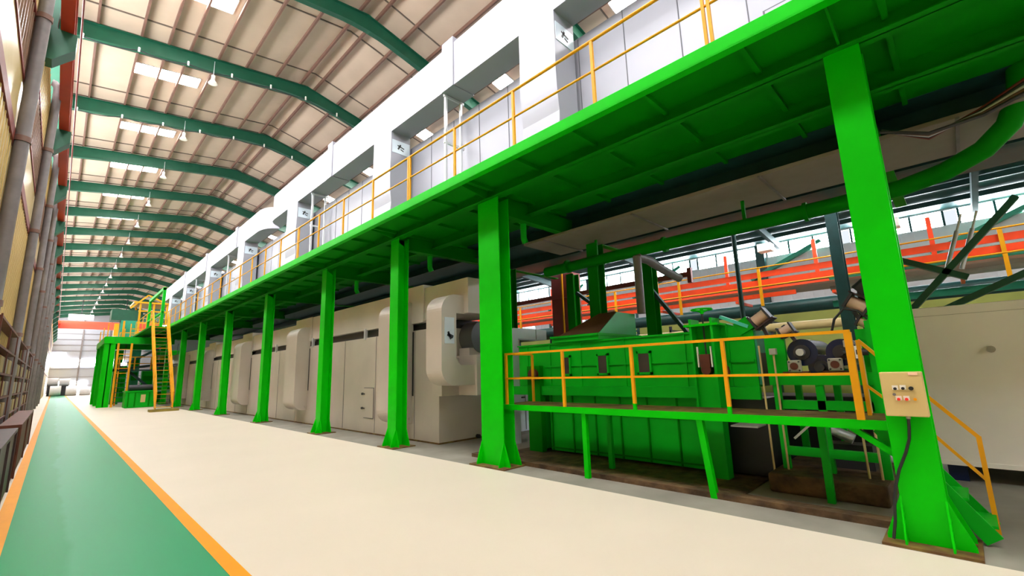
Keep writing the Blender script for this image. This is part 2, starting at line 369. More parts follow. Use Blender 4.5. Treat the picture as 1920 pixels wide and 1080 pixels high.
# ------------------------------------------------------------------ end wall
EY = 121.8
ew = MB().m(0).prism([(EX0, 0), (EX1+7, 0), (EX1+7, 9), (EX1, zr(EX1)), (RX, zr(RX)), (EX0, zr(EX0))], 1, EY, EY+.1)
for z in (1.4, 3.0, 4.6, 8.0, 9.1, 10.2, 11.3, 12.6, 13.6): ew.m(1).box(EX0, 15, EY-.08, EY, z-.05, z+.05)
for x in (3.0, 7.0, 11.0): ew.m(1).box(x-.12, x+.12, EY-.2, EY, 0, 14.2)
struct(ew.build('wall_end', [mat('grey_white_end_wall', (0.32, 0.33, 0.37), .6), PIPE]))
for i, (x0, x1, z0, z1) in enumerate(((-.6, 9.5, 5.1, 6.35), (-.9, .9, 6.6, 7.5), (.5, 4.4, .4, 2.2))):
    w_ = MB().m(0).box(x0, x1, EY-.1, EY-.06, z0, z1).m(1)
    for x in [x0+(x1-x0)*k/6 for k in range(7)]: w_.box(x-.02, x+.02, EY-.12, EY-.1, z0, z1)
    struct(w_.build('window_%d' % (i+1), [WINL, WHITEW]))
# overhead crane bridge
t = thing('overhead_crane', (0, 96, 10.6), 'red overhead crane bridge spanning the hall near the far wall', 'crane')
MB().box(-.6, 12, 95.7, 96.3, 10.0, 11.2).build('girder', mat('crane_bridge_red', (0.85, 0.10, 0.05), 0.5), t)
for x in (-.6, 11.5): MB().box(x, x+.3, 94.6, 97.4, 10.66, 11.0).build('end_carriage', ORANGE, t)
MB().box(5.8, 8.4, 95.2, 96.8, 9.0, 11.0).box(6.2, 6.35, 95.9, 96.05, 7.5, 9.0).build('trolley', YEL, t)
for x, nm in ((1.8, 'left'), (6.9, 'right')):
    t = thing('flood_lamp', (x, 93.5, 11.4), '%s of the two glaring lamps by the red crane bridge' % nm, 'lamp', 'lamps by the crane bridge')
    MB().box(x-1.4, x+1.4, 93.5, 93.7, 11.2, 12.0).build('housing', WHITE, t); MB().box(x-1.35, x+1.35, 93.46, 93.5, 11.25, 11.95).build('lens', LAMPL, t)
    MB().box(x-.05, x+.05, 93.7, 93.9, 11.9, zr(x)-.02).build('hanger', DARK, t)
# wrapped coils stacked by the far wall
ci = 0
for (x, y, z, r) in ((.2, 97, .75, .75), (1.9, 96, .7, .7), (3.4, 95, .6, .6), (-.2, 99, 2.1, .6), (1.1, 99, 2.0, .55)):
    z = r if z < 1 else z
    t = thing('steel_coil', (x, y, 0), 'white wrapped coil by the far wall, ' + ['lower left', 'lower middle', 'lower right', 'upper left', 'upper right'][ci], 'coil', 'coils by the far wall')
    MB().tube((x-.6, y, z), (x+.6, y, z), r, 24).build('roll', COIL, t)
    MB().tube((x-.61, y, z), (x-.6, y, z), r*.35, 16).tube((x+.6, y, z), (x+.61, y, z), r*.35, 16).build('core', DARK, t)
    if ci > 2: MB().box(x-.5, x+.5, y-.8, y+.8, 0, z-r).build('stand', DARK, t)
    ci += 1

# ------------------------------------------------------------------ elevated walkway
DX0, DX1 = 5.0, 12.4; DY0, DY1 = -4.0, 47.0; DZ = 5.30
t = thing('elevated_walkway', (DX0, DY0, DZ), 'long green steel walkway deck carried by the row of green columns', 'walkway')
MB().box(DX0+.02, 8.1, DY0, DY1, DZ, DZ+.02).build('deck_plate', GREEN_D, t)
MB().box(8.1, DX1, DY0, DY1, DZ-.01, DZ+.02).build('dark_floor_plate', TEAL_D, t)
MB().box(DX0, DX0+.06, DY0, DY1, 5.235, 5.405).box(DX0, DX0+.12, DY0, DY1, 5.225, 5.24).build('edge_beam', GREEN, t)
for x, hz in ((5.82, .20), (7.0, .26), (8.6, .26), (10.4, .3)):
    MB().box(x-.01, x+.01, DY0, DY1, DZ-hz, DZ).box(x-.10, x+.10, DY0, DY1, DZ-hz, DZ-hz+.015).build('stringer', GREEN_D if x < 8 else TEAL_D, t)
jn = 0; y = DY0+.4
while y < DY1-.2:
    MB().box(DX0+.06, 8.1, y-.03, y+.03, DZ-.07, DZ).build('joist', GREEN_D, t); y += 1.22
COLY = [(.47, .33), (6.36, .60), (9.92, .38), (14.25, .34), (20.0, .34), (26.2, .34), (32.0, .34), (37.6, .34), (43.4, .34)]
for (yc, wd) in COLY:
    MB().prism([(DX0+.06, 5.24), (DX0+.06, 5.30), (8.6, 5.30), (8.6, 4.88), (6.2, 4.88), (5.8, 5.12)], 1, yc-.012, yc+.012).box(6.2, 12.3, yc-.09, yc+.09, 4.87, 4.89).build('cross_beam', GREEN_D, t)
# columns
def column(x, yc, wd, ztop, lab, depth=.30, m_=None, group='columns under the walkway'):
    m_ = m_ or GREEN
    t = thing('steel_column', (x, yc, 0), lab, 'column', group)
    y0, y1 = yc-wd/2, yc+wd/2; x1 = x+depth
    bevel(MB().box(x, x+.022, y0, y1, 0.02, ztop).box(x1-.022, x1, y0, y1, 0.02, ztop).box(x+.022, x1-.022, yc-.012, yc+.012, .02, ztop).build('shaft', m_, t), .004, 1)
    MB().box(x-.17, x1+.14, y0-.17, y1+.17, 0, .022).build('base_plate', RUSTY, t)
    hg = .42
    for ya in (y0+.006, y1-.006):
        MB().prism([(x, .022), (x-.13, .022), (x-.13, .06), (x, hg)], 1, ya-.008, ya+.008).build('stiffener', m_, t)
    for sgn, ya in ((-1, y0), (1, y1)):
        for xa in (x+.011, x1-.011):
            MB().prism([(ya, .022), (ya+sgn*.14, .022), (ya+sgn*.14, .06), (ya, hg)], 0, xa-.008, xa+.008).build('stiffener', m_, t)
    return t
for k, (yc, wd) in enumerate(COLY):
    ex = [' with the ivory control box', ', wide, at the far end of the low platform', ' in front of the lower oven', ' in front of the lower oven', ' in front of the lower oven', ' in front of the lower oven',
          ' near the yellow stairs', ' near the yellow stairs', ' behind the yellow stairs'][k]
    column(5.8, yc, wd, 5.12 if k != 1 else 5.12, 'bright green walkway column, %s%s' % (ORD[k], ex))
# upper railing
t = thing('walkway_railing', (5.03, -3, 5.40), 'long yellow safety railing along the edge of the high walkway', 'railing')
RYs = [8.05+1.62*k for k in range(-7, 24)]
MB().path([(5.03, RYs[0], 6.42), (5.03, RYs[-1], 6.42)], .024, 8).build('top_rail', YEL, t)
MB().path([(5.03, RYs[0], 5.93), (5.03, RYs[-1], 5.93)], .018, 8).build('mid_rail', YEL, t)
for i, y in enumerate(RYs):
    if (i-7) % 4 == 0:
        MB().box(5.01, 5.05, y-.05, y-.015, 5.40, 6.42).box(5.01, 5.05, y+.015, y+.05, 5.40, 6.42).build('post', YEL, t)
    else: MB().box(5.01, 5.05, y-.022, y+.022, 5.40, 6.42).build('post', YEL, t)

# ------------------------------------------------------------------ upper oven and its duct
t = thing('upper_oven', (6.9, -3, 5.32), 'white silver-clad upper oven wall behind the walkway railing', 'oven')
sm = MB().box(6.9, 12.0, -3, 47, 5.33, 8.42).m(1); y = -2.6
while y < 47: sm.box(6.892, 6.90, y-.008, y+.008, 5.36, 8.4); y += 1.04
sm.build('body', [SILVER_W, SEAM], t)
dp = MB().box(6.865, 6.892, -.4, 1.36, 5.9, 6.85).build('access_panel', SEAM, t); MB().box(6.85, 6.872, -.37, 1.33, 5.93, 6.82).build('plate', SILVER_W, dp)
FX, BX = 6.17, 6.80
t = thing('upper_duct', (FX, -3, 8.68), 'white sheet-metal header duct with legs running along the upper oven', 'duct')
def arc(cx, cy, r, a0, a1, n=10): return [(cx+r*math.cos(math.radians(a0+(a1-a0)*i/n)), cy+r*math.sin(math.radians(a0+(a1-a0)*i/n))) for i in range(n+1)]
near = [(BX, -3), (BX, 22.1), (6.72, 21.98), (6.6, 21.82), (6.45, 21.7), (6.3, 21.5), (6.2, 21.25), (FX, 20.95), (FX, -3)]
far = [(BX, 22.12), (BX, 50), (FX, 50), (FX, 23.4), (6.18, 23.1), (6.25, 22.75), (6.36, 22.5), (6.5, 22.34), (6.65, 22.22)]
bevel(MB().prism(near, 2, 8.68, 9.86).build('header', SILVER_W, t), .01); bevel(MB().prism(far, 2, 8.68, 9.74).build('header', SILVER_W, t), .01)
LEGY = [-2.6, 4.72, 10.85, 18.12, 25.4, 32.7, 40.0, 46.0]
LEGW = [1.0, .95, 1.03, 1.15, 1.2, 1.2, 1.2, 1.2]
for ly, lwid in zip(LEGY, LEGW):
    n = 14; vs = []; mb = MB()
    # slightly buckled leg, as on the photograph
    def fx(z): return FX+.02*math.exp(-((z-6.5)/.25)**2)*1.6-.02*math.exp(-((z-7.4)/.5)**2)
    zs = [5.33+(8.68-5.33)*i/n for i in range(n+1)]
    for za, zb in zip(zs[:-1], zs[1:]):
        mb.hexa([(fx(za), ly, za), (BX, ly, za), (BX, ly+lwid, za), (fx(za), ly+lwid, za)], [(fx(zb), ly, zb), (BX, ly, zb), (BX, ly+lwid, zb), (fx(zb), ly+lwid, zb)])
    leg = mb.build('leg', SILVER_W, t)
    MB().box(FX+.03, BX-.02, ly-.012, ly, 8.05, 8.45).build('flange_plate', mat('pale_blue_plate', (0.62, 0.70, 0.80), 0.4) if ly == LEGY[0] else bpy.data.materials['pale_blue_plate'], leg)
    MB().bar((FX+.22, ly-.016, 8.18), (FX+.30, ly-.016, 8.34), .004, .05, up=(1, 0, 0)).bar((FX+.2, ly-.016, 8.3), (FX+.42, ly-.016, 8.24), .004, .035, up=(0, 0, 1)).bar((FX+.3, ly-.016, 8.2), (FX+.4, ly-.016, 8.16), .004, .03).build('dark_mark', DARK, leg)
for y0, y1, z1 in ((7.9, 8.35, 10.02), (14.9, 15.3, 10.0), (26.9, 27.3, 9.86), (33.9, 34.3, 9.84), (40.9, 41.3, 9.84)):
    MB().box(FX-.03, BX+.02, y0, y1, 8.66, z1).build('collar', SILVER_W, t)
# grey stands inside the openings
for k, y in enumerate((8.35, 16.8, 28.8, 37.2)):
    t = thing('duct_stand', (6.3, y, 5.32), 'thin galvanised two-post stand under the white duct, %s one' % ORD[k], 'stand', 'stands under the upper duct')
    for xa in (6.26, 6.74): MB().box(xa-.03, xa+.03, y-.03, y+.03, 5.33, 8.66).build('post', GALV, t)
    for z in (5.6, 7.35, 8.62): MB().box(6.2, 6.84, y-.02, y+.02, z-.03, z+.03).build('rung', GALV, t)

# ------------------------------------------------------------------ lower oven
t = thing('lower_oven', (6.7, 9.25, 0), 'long beige-silver lower oven body standing on the floor behind the columns', 'oven')
sm = MB().box(6.7, 9.6, 9.25, 50, 0.0, 2.83).m(1); y = 10.33
while y < 50: sm.box(6.692, 6.70, y-.006, y+.006, .05, 2.82); y += 2.08
bevel(sm.build('body', [SILVER, SEAM], t), .003)
MB().box(6.85, 9.4, 9.4, 50, 2.83, 3.07).build('gap_frame', DARK, t)
MB().box(6.68, 9.62, 9.23, 50, 0, .035).build('plinth', RUSTY, t)
for y in (8.6, 12.1, 16.2, 20.2, 24.4): MB().box(6.66, 6.74, y+1-.05, y+1+.05, 2.78, 3.12).build('gap_post', GALV, t)
dr = MB().box(6.685, 6.70, 12.49, 13.05, .45, 1.31).build('access_door', SILVER, t)
MB().box(6.68, 6.686, 12.47, 13.07, 1.31, 1.325).box(6.68, 6.686, 12.47, 13.07, .435, .45).box(6.68, 6.686, 12.475, 12.49, .45, 1.31).build('door_edge', SEAM, dr)
for z in (.72, 1.14): MB().tube((6.65, 13.16, z), (6.70, 13.16, z), .035, 10).box(6.655, 6.675, 13.0, 13.2, z-.015, z+.015).build('door_catch', DARK, dr)
MB().tube((7.9, 9.255, 0.06), (7.9, 9.15, 0.06), .05, 8).build('drain_stub', DARK, t)
t = thing('lower_header_duct', (6.7, 8.1, 3.07), 'beige-silver header box running above the gap on top of the lower oven', 'duct')
bevel(MB().box(6.7, 7.9, 8.1, 17.6, 3.07, 3.93).build('casing', SILVER, t), .012); bevel(MB().box(6.72, 7.9, 17.6, 50, 3.05, 3.78).build('casing', SILVER, t), .012)
for y0 in (9.9, 17.3, 24.7, 32.0): MB().box(6.66, 7.94, y0, y0+1.6, 3.02, 4.02 if y0 < 17 else 3.93).build('collar', SILVER, t)
def cduct(y0, y1, xf, zb, zt, lab):
    t = thing('bypass_duct', (xf, y0, zb), lab, 'duct', 'round-cornered ducts on the lower oven')
    R = .34; xb = 6.72
    poly = [(xb, zb), (xf+R, zb)]+[(xf+R+R*math.cos(a), zb+R+R*math.sin(a)) for a in [math.radians(270-9*i) for i in range(1, 11)]]
    poly += [(xf+R+R*math.cos(a), zt-R+R*math.sin(a)) for a in [math.radians(180-9*i) for i in range(0, 11)]]+[(xb, zt)]
    o = MB().prism(poly, 1, y0, y1).build('casing', SILVER, t); bevel(o, .006)
    MB().box(6.60, 6.705, y0-.03, y1+.03, zb+.1, zb+.16).build('joint_flange', SILVER, t)
    MB().box(6.694, 6.70, y0-.07, y0-.0, zb+.7, zt-.8).build('gap_seal', BLACK, t)
    return t
cduct(10.45, 11.42, 6.22, .42, 3.6, 'beige round-cornered duct on the lower oven behind the third green column')
cduct(17.5, 18.6, 6.22, .50, 3.55, 'beige round-cornered duct between the fourth and fifth green columns')
cduct(24.75, 26.0, 6.22, .46, 3.5, 'beige round-cornered duct between the fifth and sixth green columns')
cduct(32.4, 33.6, 6.22, .46, 3.5, 'beige round-cornered duct near the seventh green column')
cduct(39.5, 40.7, 6.22, .46, 3.5, 'beige round-cornered duct farthest away behind the yellow stairs')
# C-shaped duct at the oven's near end
t = thing('c_shaped_duct', (6.1, 8.28, 1.42), 'silver C-shaped duct at the near end of the lower oven, left of the wide column', 'duct')
def cshape(xf, xb, zb, zt, th, R):
    out = [(xb, zb), (xf+R, zb)]+[(xf+R+R*math.cos(a), zb+R+R*math.sin(a)) for a in [math.radians(270-9*i) for i in range(1, 11)]]
    out += [(xf+R+R*math.cos(a), zt-R+R*math.sin(a)) for a in [math.radians(180-9*i) for i in range(0, 11)]]+[(xb, zt)]
    return out+[(xb, zt-th), (xf+th, zt-th), (xf+th, zb+th+.12), (xf+th+.12, zb+th), (xb, zb+th)]
P = cshape(6.05, 6.98, 1.40, 3.50, .42, .40)
mb = MB(); n = len(P)
# non-convex outline: build as three solids
R = .40
back = [(6.47, 1.40), (6.05+R, 1.40)]+[(6.05+R+R*math.cos(a), 1.4+R+R*math.sin(a)) for a in [math.radians(270-9*i) for i in range(1, 11)]]+[(6.05+R+R*math.cos(a), 3.5-R+R*math.sin(a)) for a in [math.radians(180-9*i) for i in range(0, 11)]]+[(6.47, 3.5)]
bevel(mb.prism(back, 1, 8.26, 8.86).build('riser', SILVER, t), .006)
MB().prism([(6.47, 3.06), (6.47, 3.5), (6.72, 3.5), (6.72, 3.06)], 1, 8.26, 8.86).build('top_branch', SILVER, t)
MB().prism([(6.47, 1.4), (6.47, 1.98), (6.60, 1.86), (7.02, 1.86), (7.02, 1.4)], 1, 8.26, 8.86).build('bottom_branch', SILVER, t)
pp = MB().box(6.13, 6.40, 8.245, 8.26, 2.35, 2.95).build('cover_plate', bpy.data.materials['pale_blue_plate'], t)
MB().bar((6.20, 8.238, 2.56), (6.36, 8.238, 2.50), .01, .07).bar((6.22, 8.238, 2.62), (6.30, 8.238, 2.45), .01, .05).build('dark_mark', DARK, pp)
t = thing('duct_junction_box', (6.95, 8.15, 1.15), 'silver box joining the lower branch of the C-shaped duct', 'box')
bevel(MB().box(6.5, 7.3, 8.87, 9.26, 1.15, 2.05).box(7.02, 7.7, 8.2, 9.26, 1.15, 2.1).build('casing', SILVER, t), .01)
t = thing('fan_housing', (7.6, 9.0, 2.1), 'dark round fan housing between the oven end and its header box', 'fan housing')
MB().tube((7.75, 8.75, 2.58), (7.75, 9.26, 2.58), .42, 28).build('scroll', mat('dark_grey_sheet', (.14, .15, .17), .45), t); MB().tube((7.75, 8.72, 2.58), (7.75, 8.75, 2.58), .12, 14).build('hub', DARK, t)
MB().box(7.3, 8.2, 8.8, 9.2, 2.1, 2.3).build('stand', SILVER, t)
t = thing('elbow_duct', (7.8, 7.7, 1.2), 'pale blue-white elbow duct right of the wide green column', 'duct')
EB = mat('pale_blue_white_sheet', (0.78, 0.86, 0.98), 0.4, noise=.03)
bevel(MB().prism([(7.78, 0), (7.78, 2.66), (7.84, 2.73), (9.08, 2.73), (9.08, 2.47), (8.0, 2.47), (8.0, 0)], 1, 7.75, 8.12).build('casing', EB, t), .008)
MB().box(8.66, 8.67, 7.74, 7.75, 2.47, 2.73).build('joint_strip', SEAM, t)
t = thing('switch_cabinet', (9.2, 9.2, 0), 'tall pale blue-white cabinet on the floor seen right of the wide column', 'cabinet')
bevel(MB().box(8.85, 9.6, 8.72, 9.2, .08, 1.25).build('body', EB, t), .01); MB().box(9.20, 9.215, 8.712, 8.72, .12, 1.2).build('door_gap', SEAM, t); MB().box(8.8, 9.65, 8.7, 9.22, 0, .08).build('plinth', CONC, t)
MB().box(9.05, 9.18, 8.70, 8.72, .95, .99).build('handle', DARK, t)

# ------------------------------------------------------------------ low platform with railing
t = thing('low_platform', (6.05, .75, 0), 'low green operator platform with rusty deck in front of the green tank', 'platform')
MB().box(6.07, 6.9, .68, 6.42, 1.035, 1.075).build('deck_plate', RUSTY, t)
MB().box(6.03, 6.07, .66, 6.44, .985, 1.08).build('edge_beam', GREEN, t); MB().box(6.86, 6.9, .66, 6.44, .985, 1.04).build('edge_beam', GREEN_M, t)
for y in (1.6, 3.0, 4.4, 5.8): MB().box(6.07, 6.86, y-.02, y+.02, .99, 1.035).build('cross_beam', GREEN_M, t)
MB().box(6.06, 6.13, 4.43, 4.51, 0, .985).build('leg', GREEN, t)
MB().bar((6.09, 2.60, .985), (6.20, 2.55, .0), .08, .08, up=(0, 1, 0)).build('leg', GREEN, t)
for y in (1.4, 4.5): MB().box(6.80, 6.87, y-.04, y+.04, 0, .985).build('leg', GREEN_M, t)
MB().bar((6.1, .98, 1.0), (6.1, .60, .72), .06, .07, up=(1, 0, 0)).build('brace', GREEN, t)
t = thing('platform_railing', (6.05, .86, 1.08), 'yellow railing along the front of the low platform', 'railing')
MB().bar((6.05, .84, 2.01), (6.05, 6.22, 2.01), .045, .035).build('top_rail', YEL, t); MB().bar((6.05, .84, 1.555), (6.05, 6.22, 1.555), .035, .03).build('mid_rail', YEL, t)
for y in (2.19, 3.52, 4.83, 6.2):
    p = MB().box(6.03, 6.07, y-.022, y+.022, 1.17 if y in (2.19, 3.52) else 1.08, 2.0).build('post', YEL, t)
    if y in (2.19, 3.52): MB().box(6.03, 6.07, y-.022, y+.022, 1.08, 1.17).build('post_foot', GREEN, p)
MB().box(6.025, 6.075, .83, .90, 1.08, 2.0).build('post', YEL, t)
MB().box(6.05, 6.8, 6.20, 6.235, 1.54, 1.57).box(6.05, 6.8, 6.20, 6.235, 1.99, 2.02).build('end_rail', YEL, t); MB().box(6.78, 6.82, 6.19, 6.23, 1.08, 2.0).build('post', YEL, t)
t = thing('stair_railing', (6.6, .0, 0), 'yellow sloping handrail of the short steps behind the nearest column', 'railing')
MB().bar((6.62, .86, 1.93), (6.62, .40, 1.36), .035, .035, up=(1, 0, 0)).bar((6.62, .40, 1.36), (6.62, .02, .90), .035, .035, up=(1, 0, 0)).build('top_rail', YEL, t)
MB().bar((6.62, .86, 1.42), (6.62, .40, .96), .028, .028, up=(1, 0, 0)).bar((6.62, .40, .96), (6.62, .03, .50), .028, .028, up=(1, 0, 0)).build('mid_rail', YEL, t)
MB().box(6.6, 6.64, .84, .88, 1.07, 1.93).build('post', YEL, t); MB().box(6.6, 6.64, .0, .04, 0.0, .91).build('post', YEL, t)
t = thing('platform_steps', (6.4, .0, 0), 'short green steel steps behind the nearest column', 'steps')
for xa in (6.15, 6.66): MB().bar((xa, .74, 1.0), (xa, .05, .05), .03, .14, up=(0, 0, 1)).build('stringer', GREEN_M, t)
for k in range(4): MB().box(6.16, 6.65, .58-.16*k-.09, .58-.16*k+.09, .80-.215*k, .825-.215*k).build('tread', GREEN_M, t)

# control box on the nearest column
t = thing('control_box', (5.72, .46, 1.37), 'ivory push-button control box on the nearest green column', 'control box')
bevel(MB().box(5.665, 5.798, .305, .615, 1.165, 1.575).build('enclosure', IVORY, t), .008)
def cb(u, v): return (.615-(u-75)/780*.31, 1.575-(v-160)/740*.41)
for (u, v, kind) in ((335, 435, 'b'), (478, 430, 'b'), (625, 432, 'k'), (300, 535, 's'), (368, 610, 'r'), (512, 608, 'r'), (660, 612, 'y')):
    y, z = cb(u, v)
    if kind in 'br':
        h = MB().box(5.66, 5.666, y-.022, y+.022, z-.012, z+.028).build('button_plate', WHITE, t)
        MB().tube((5.64, y, z-.002), (5.66, y, z-.002), .013, 14).build('push_button', BLACK if kind == 'b' else REDB, h)
    elif kind == 'k': MB().tube((5.635, y, z), (5.665, y, z), .018, 14).build('selector_knob', BLACK, t)
    elif kind == 's': MB().tube((5.652, y, z), (5.665, y, z), .013, 12).build('key_switch', PIPE, t)
    else: MB().tube((5.655, y, z), (5.665, y, z), .013, 12).build('indicator_lamp', YEL_L, t)
MB().box(5.66, 5.666, .335, .40, 1.545, 1.57).build('name_tag', mat('pink_tag', (.85, .55, .40), .5), t)
MB().tube((5.73, .46, 1.14), (5.73, .46, 1.168), .018, 10).build('cable_gland', CAST, t)
o = MB().path([(5.73, .46, 1.15), (5.75, .47, 1.05), (5.77, .485, .95), (5.775, .53, .82), (5.775, .60, .66), (5.77, .65, .50), (5.76, .675, .36), (5.72, .69, .2), (5.70, .72, .05)], .013, 8).build('power_cable', BLACK, origin=(5.73, .46, 0.03))
tag(o, 'black cable hanging from the control box down the nearest column', 'cable')

# ------------------------------------------------------------------ kerb, pit dirt
t = MB().box(6.17, 6.36, .55, 7.4, 0, .07).build('kerb', RUST, origin=(6.2, .6, 0)); tag(t, 'low broken rust-stained concrete kerb under the low platform', 'kerb')
t = MB().box(6.36, 9.2, 2.3, 7.1, 0, .02).build('trim_5', RUST); struct(t)
t = MB().box(6.95, 8.6, .85, 2.12, 0, .24).build('machine_plinth', RUST, origin=(7.4, 1.5, 0)); bevel(t, .03); tag(t, 'rust-brown concrete plinth under the roller stand', 'plinth')

# ------------------------------------------------------------------ green tank machine
t = thing('coating_tank', (7.4, 2.9, 0), 'big green coating tank with three sight windows behind the low platform', 'tank')
lo = MB().box(7.47, 8.9, 2.9, 6.36, .06, 1.18).build('lower_tank', GREEN_M, t)
rb = MB()
for y in (3.55, 4.1, 4.65, 5.2, 5.75, 6.3): rb.box(7.44, 7.47, y-.012, y+.012, .06, 1.18)
for z in (.12, .84): rb.box(7.445, 7.47, 2.9, 6.36, z-.012, z+.012)
rb.build('rib', GREEN_D, lo)
up = bevel(MB().box(7.42, 8.95, 2.85, 7.18, 1.30, 2.22).build('upper_tank', GREEN_M, t), .01)
rb = MB()
for y in (3.3, 4.45, 5.45, 6.25, 6.9): rb.box(7.40, 7.42, y-.015, y+.015, 1.34, 2.22)
rb.box(7.395, 7.42, 2.85, 6.4, 1.745, 1.775).box(7.39, 8.97, 2.83, 7.2, 2.215, 2.245); rb.build('rib', GREEN_M, up)
MB().box(7.34, 7.42, 3.06, 7.43, 1.17, 1.35).build('band_beam', GREEN_M, t)
for (a, b) in ((5.69, 5.89), (4.79, 5.05), (3.91, 4.19)):
    wdw = MB().box(7.37, 7.42, a, a+.035, 1.56, 1.97).box(7.37, 7.42, b-.035, b, 1.56, 1.97).box(7.37, 7.42, a, b, 1.56, 1.60).box(7.37, 7.42, a, b, 1.93, 1.97).build('sight_window', GREEN_M, t)
    MB().box(7.378, 7.418, a+.03, b-.03, 1.595, 1.935).build('pane', GLASSD, wdw)
ep = MB().box(7.44, 7.9, 6.55, 6.9, .05, 1.3).build('support_post', GREEN_M, t)
MB().box(7.3, 7.44, 6.47, 6.83, .0, 1.78).build('support_post', GREEN_D, t)
MB().tube((7.22, 6.62, 1.60), (7.32, 6.62, 1.60), .12, 16).box(7.2, 7.3, 6.45, 6.85, 1.50, 1.56).build('bearing_housing', BROWN, t)
# frame column with hand wheel
fc = thing('gate_frame', (7.2, 2.87, 0), 'green slotted frame column with handwheel in front of the tank', 'frame')
MB().box(7.17, 7.38, 2.72, 3.03, 0.0, 1.55).build('column_plate', GREEN_M, fc)
for ya in (2.71, 3.04): MB().box(7.1, 7.42, ya-.018, ya+.018, 1.0, 2.42).build('guide', GREEN_M, fc)
MB().box(7.30, 7.42, 2.72, 3.03, 1.55, 2.34).build('back_plate', GREEN_M, fc)
MB().box(7.08, 7.44, 2.60, 3.14, 2.30, 2.335).build('top_plate', GREEN, fc)
for ya in (2.77, 2.98): MB().box(7.14, 7.17, ya-.01, ya+.01, 1.66, 1.98).build('slide_bar', WHITE, fc)
MB().tube((7.22, 2.875, 1.85), (7.22, 2.875, 2.58), .014, 10).build('screw', DARK, fc)
MB().box(7.13, 7.28, 2.80, 2.95, 1.66, 1.86).tube((7.14, 2.875, 1.62), (7.28, 2.875, 1.62), .075, 16).build('slide_block', BROWN, fc)
ring = [(7.22+.155*math.cos(math.radians(a)), 2.875+.155*math.sin(math.radians(a)), 2.57) for a in range(0, 361, 15)]
hw = MB().path(ring, .014, 8)
for a in (20, 140, 260): hw.tube((7.22, 2.875, 2.52), (7.22+.15*math.cos(math.radians(a)), 2.875+.15*math.sin(math.radians(a)), 2.57), .010, 6)
hw.tube((7.22, 2.875, 2.50), (7.22, 2.875, 2.585), .03, 10).build('handwheel', GREEN, fc)
# hood on the tank
t = thing('tank_hood', (8.0, 5, 2.25), 'green hood with rust-brown sloping front on top of the tank', 'hood')
a = [(7.42, 5.0, 2.36), (8.88, 5.0, 2.36), (8.88, 6.05, 2.36), (7.42, 6.05, 2.36)]; b = [(8.15, 5.0, 2.84), (8.88, 5.0, 2.84), (8.88, 5.45, 2.84), (8.15, 5.45, 2.84)]
MB().hexa(a, b).build('cone', HOODG, t)
e = .012
MB().hexa([(7.42-e, 5.01, 2.36), (7.42, 5.01, 2.36), (7.42, 6.05, 2.36), (7.42-e, 6.05, 2.36)], [(8.15-e, 5.01, 2.85), (8.15, 5.01, 2.84), (8.15, 5.44, 2.84), (8.15-e, 5.44, 2.85)]).build('rusty_front_panel', mat('rust_brown_panel', (.13, .05, .02), .7, noise=.3), t)
MB().box(7.34, 8.95, 4.95, 6.12, 2.245, 2.36).box(7.30, 8.97, 4.93, 6.14, 2.33, 2.37).build('curb', GREEN_M, t)
# end section of the tank toward the rollers
t = thing('tank_end_section', (7.4, 2.2, 0), 'green tank end section with sloping teal top beside the rollers', 'tank')
MB().box(7.34, 7.42, 2.2, 2.68, 1.17, 1.35).build('band_beam', GREEN_M, t)
MB().prism([(2.22, 1.35), (2.84, 1.35), (2.84, 2.36), (2.70, 2.36), (2.22, 2.19)], 0, 7.42, 8.2).build('casing', GREEN_M, t)
MB().bar((7.40, 2.66, 2.44), (7.40, 2.26, 2.25), .05, .10, up=(1, 0, 0)).build('sloping_beam', mat('pale_teal_paint', (.06, .55, .42), .4), t)
MB().box(7.45, 8.2, 2.19, 2.22, 1.38, 2.19).build('end_plate', TEAL, t); MB().box(7.5, 7.85, 2.17, 2.19, 1.36, 1.85).build('dark_opening', BLACK, t)
MB().box(7.39, 7.42, 2.24, 2.6, 2.08, 2.11).box(7.39, 7.42, 2.24, 2.6, 1.72, 1.76).box(7.39, 7.42, 2.58, 2.61, 1.36, 2.3).build('rib', GREEN_M, t)
MB().tube((7.36, 2.72, 1.58), (7.42, 2.72, 1.58), .12, 20).build('bearing_housing', BROWN, t)
MB().box(7.6, 8.2, 2.2, 2.8, .05, 1.17).build('support_block', BLACK, t)
MB().box(7.2, 7.9, 2.25, 2.62, .78, .80).build('bracket_shelf', CAST, t)

# ------------------------------------------------------------------ roller stand
t = thing('roller_stand', (7.4, 1.5, .24), 'green stand frame carrying the dark coating rollers', 'stand')
for y in (1.98, 1.46, .88):
    for xa in (7.36, 8.5): MB().box(xa, xa+.08, y-.045, y+.045, .24 if 1 else 0, 1.4).build('leg', GREEN_M, t)
MB().box(7.345, 7.44, .80, 2.06, 1.38, 1.54).build('beam', GREEN_M, t); MB().box(7.36, 7.44, .9, 1.98, 1.05, 1.17).build('beam', GREEN_M, t); MB().box(7.35, 7.44, .9, 1.98, .43, .54).build('beam', GREEN_M, t)
MB().box(8.5, 8.58, .85, 2.06, 1.36, 1.54).build('beam', GREEN_M, t)
MB().box(7.42, 7.5, 1.82, 2.08, 1.54, 2.08).build('side_frame', GREEN_M, t); MB().box(7.42, 7.5, .74, .98, 1.54, 2.1).build('side_frame', GREEN_M, t)
MB().box(7.34, 7.40, .80, .86, .60, 2.2).build('corner_post', GREEN_M, t)
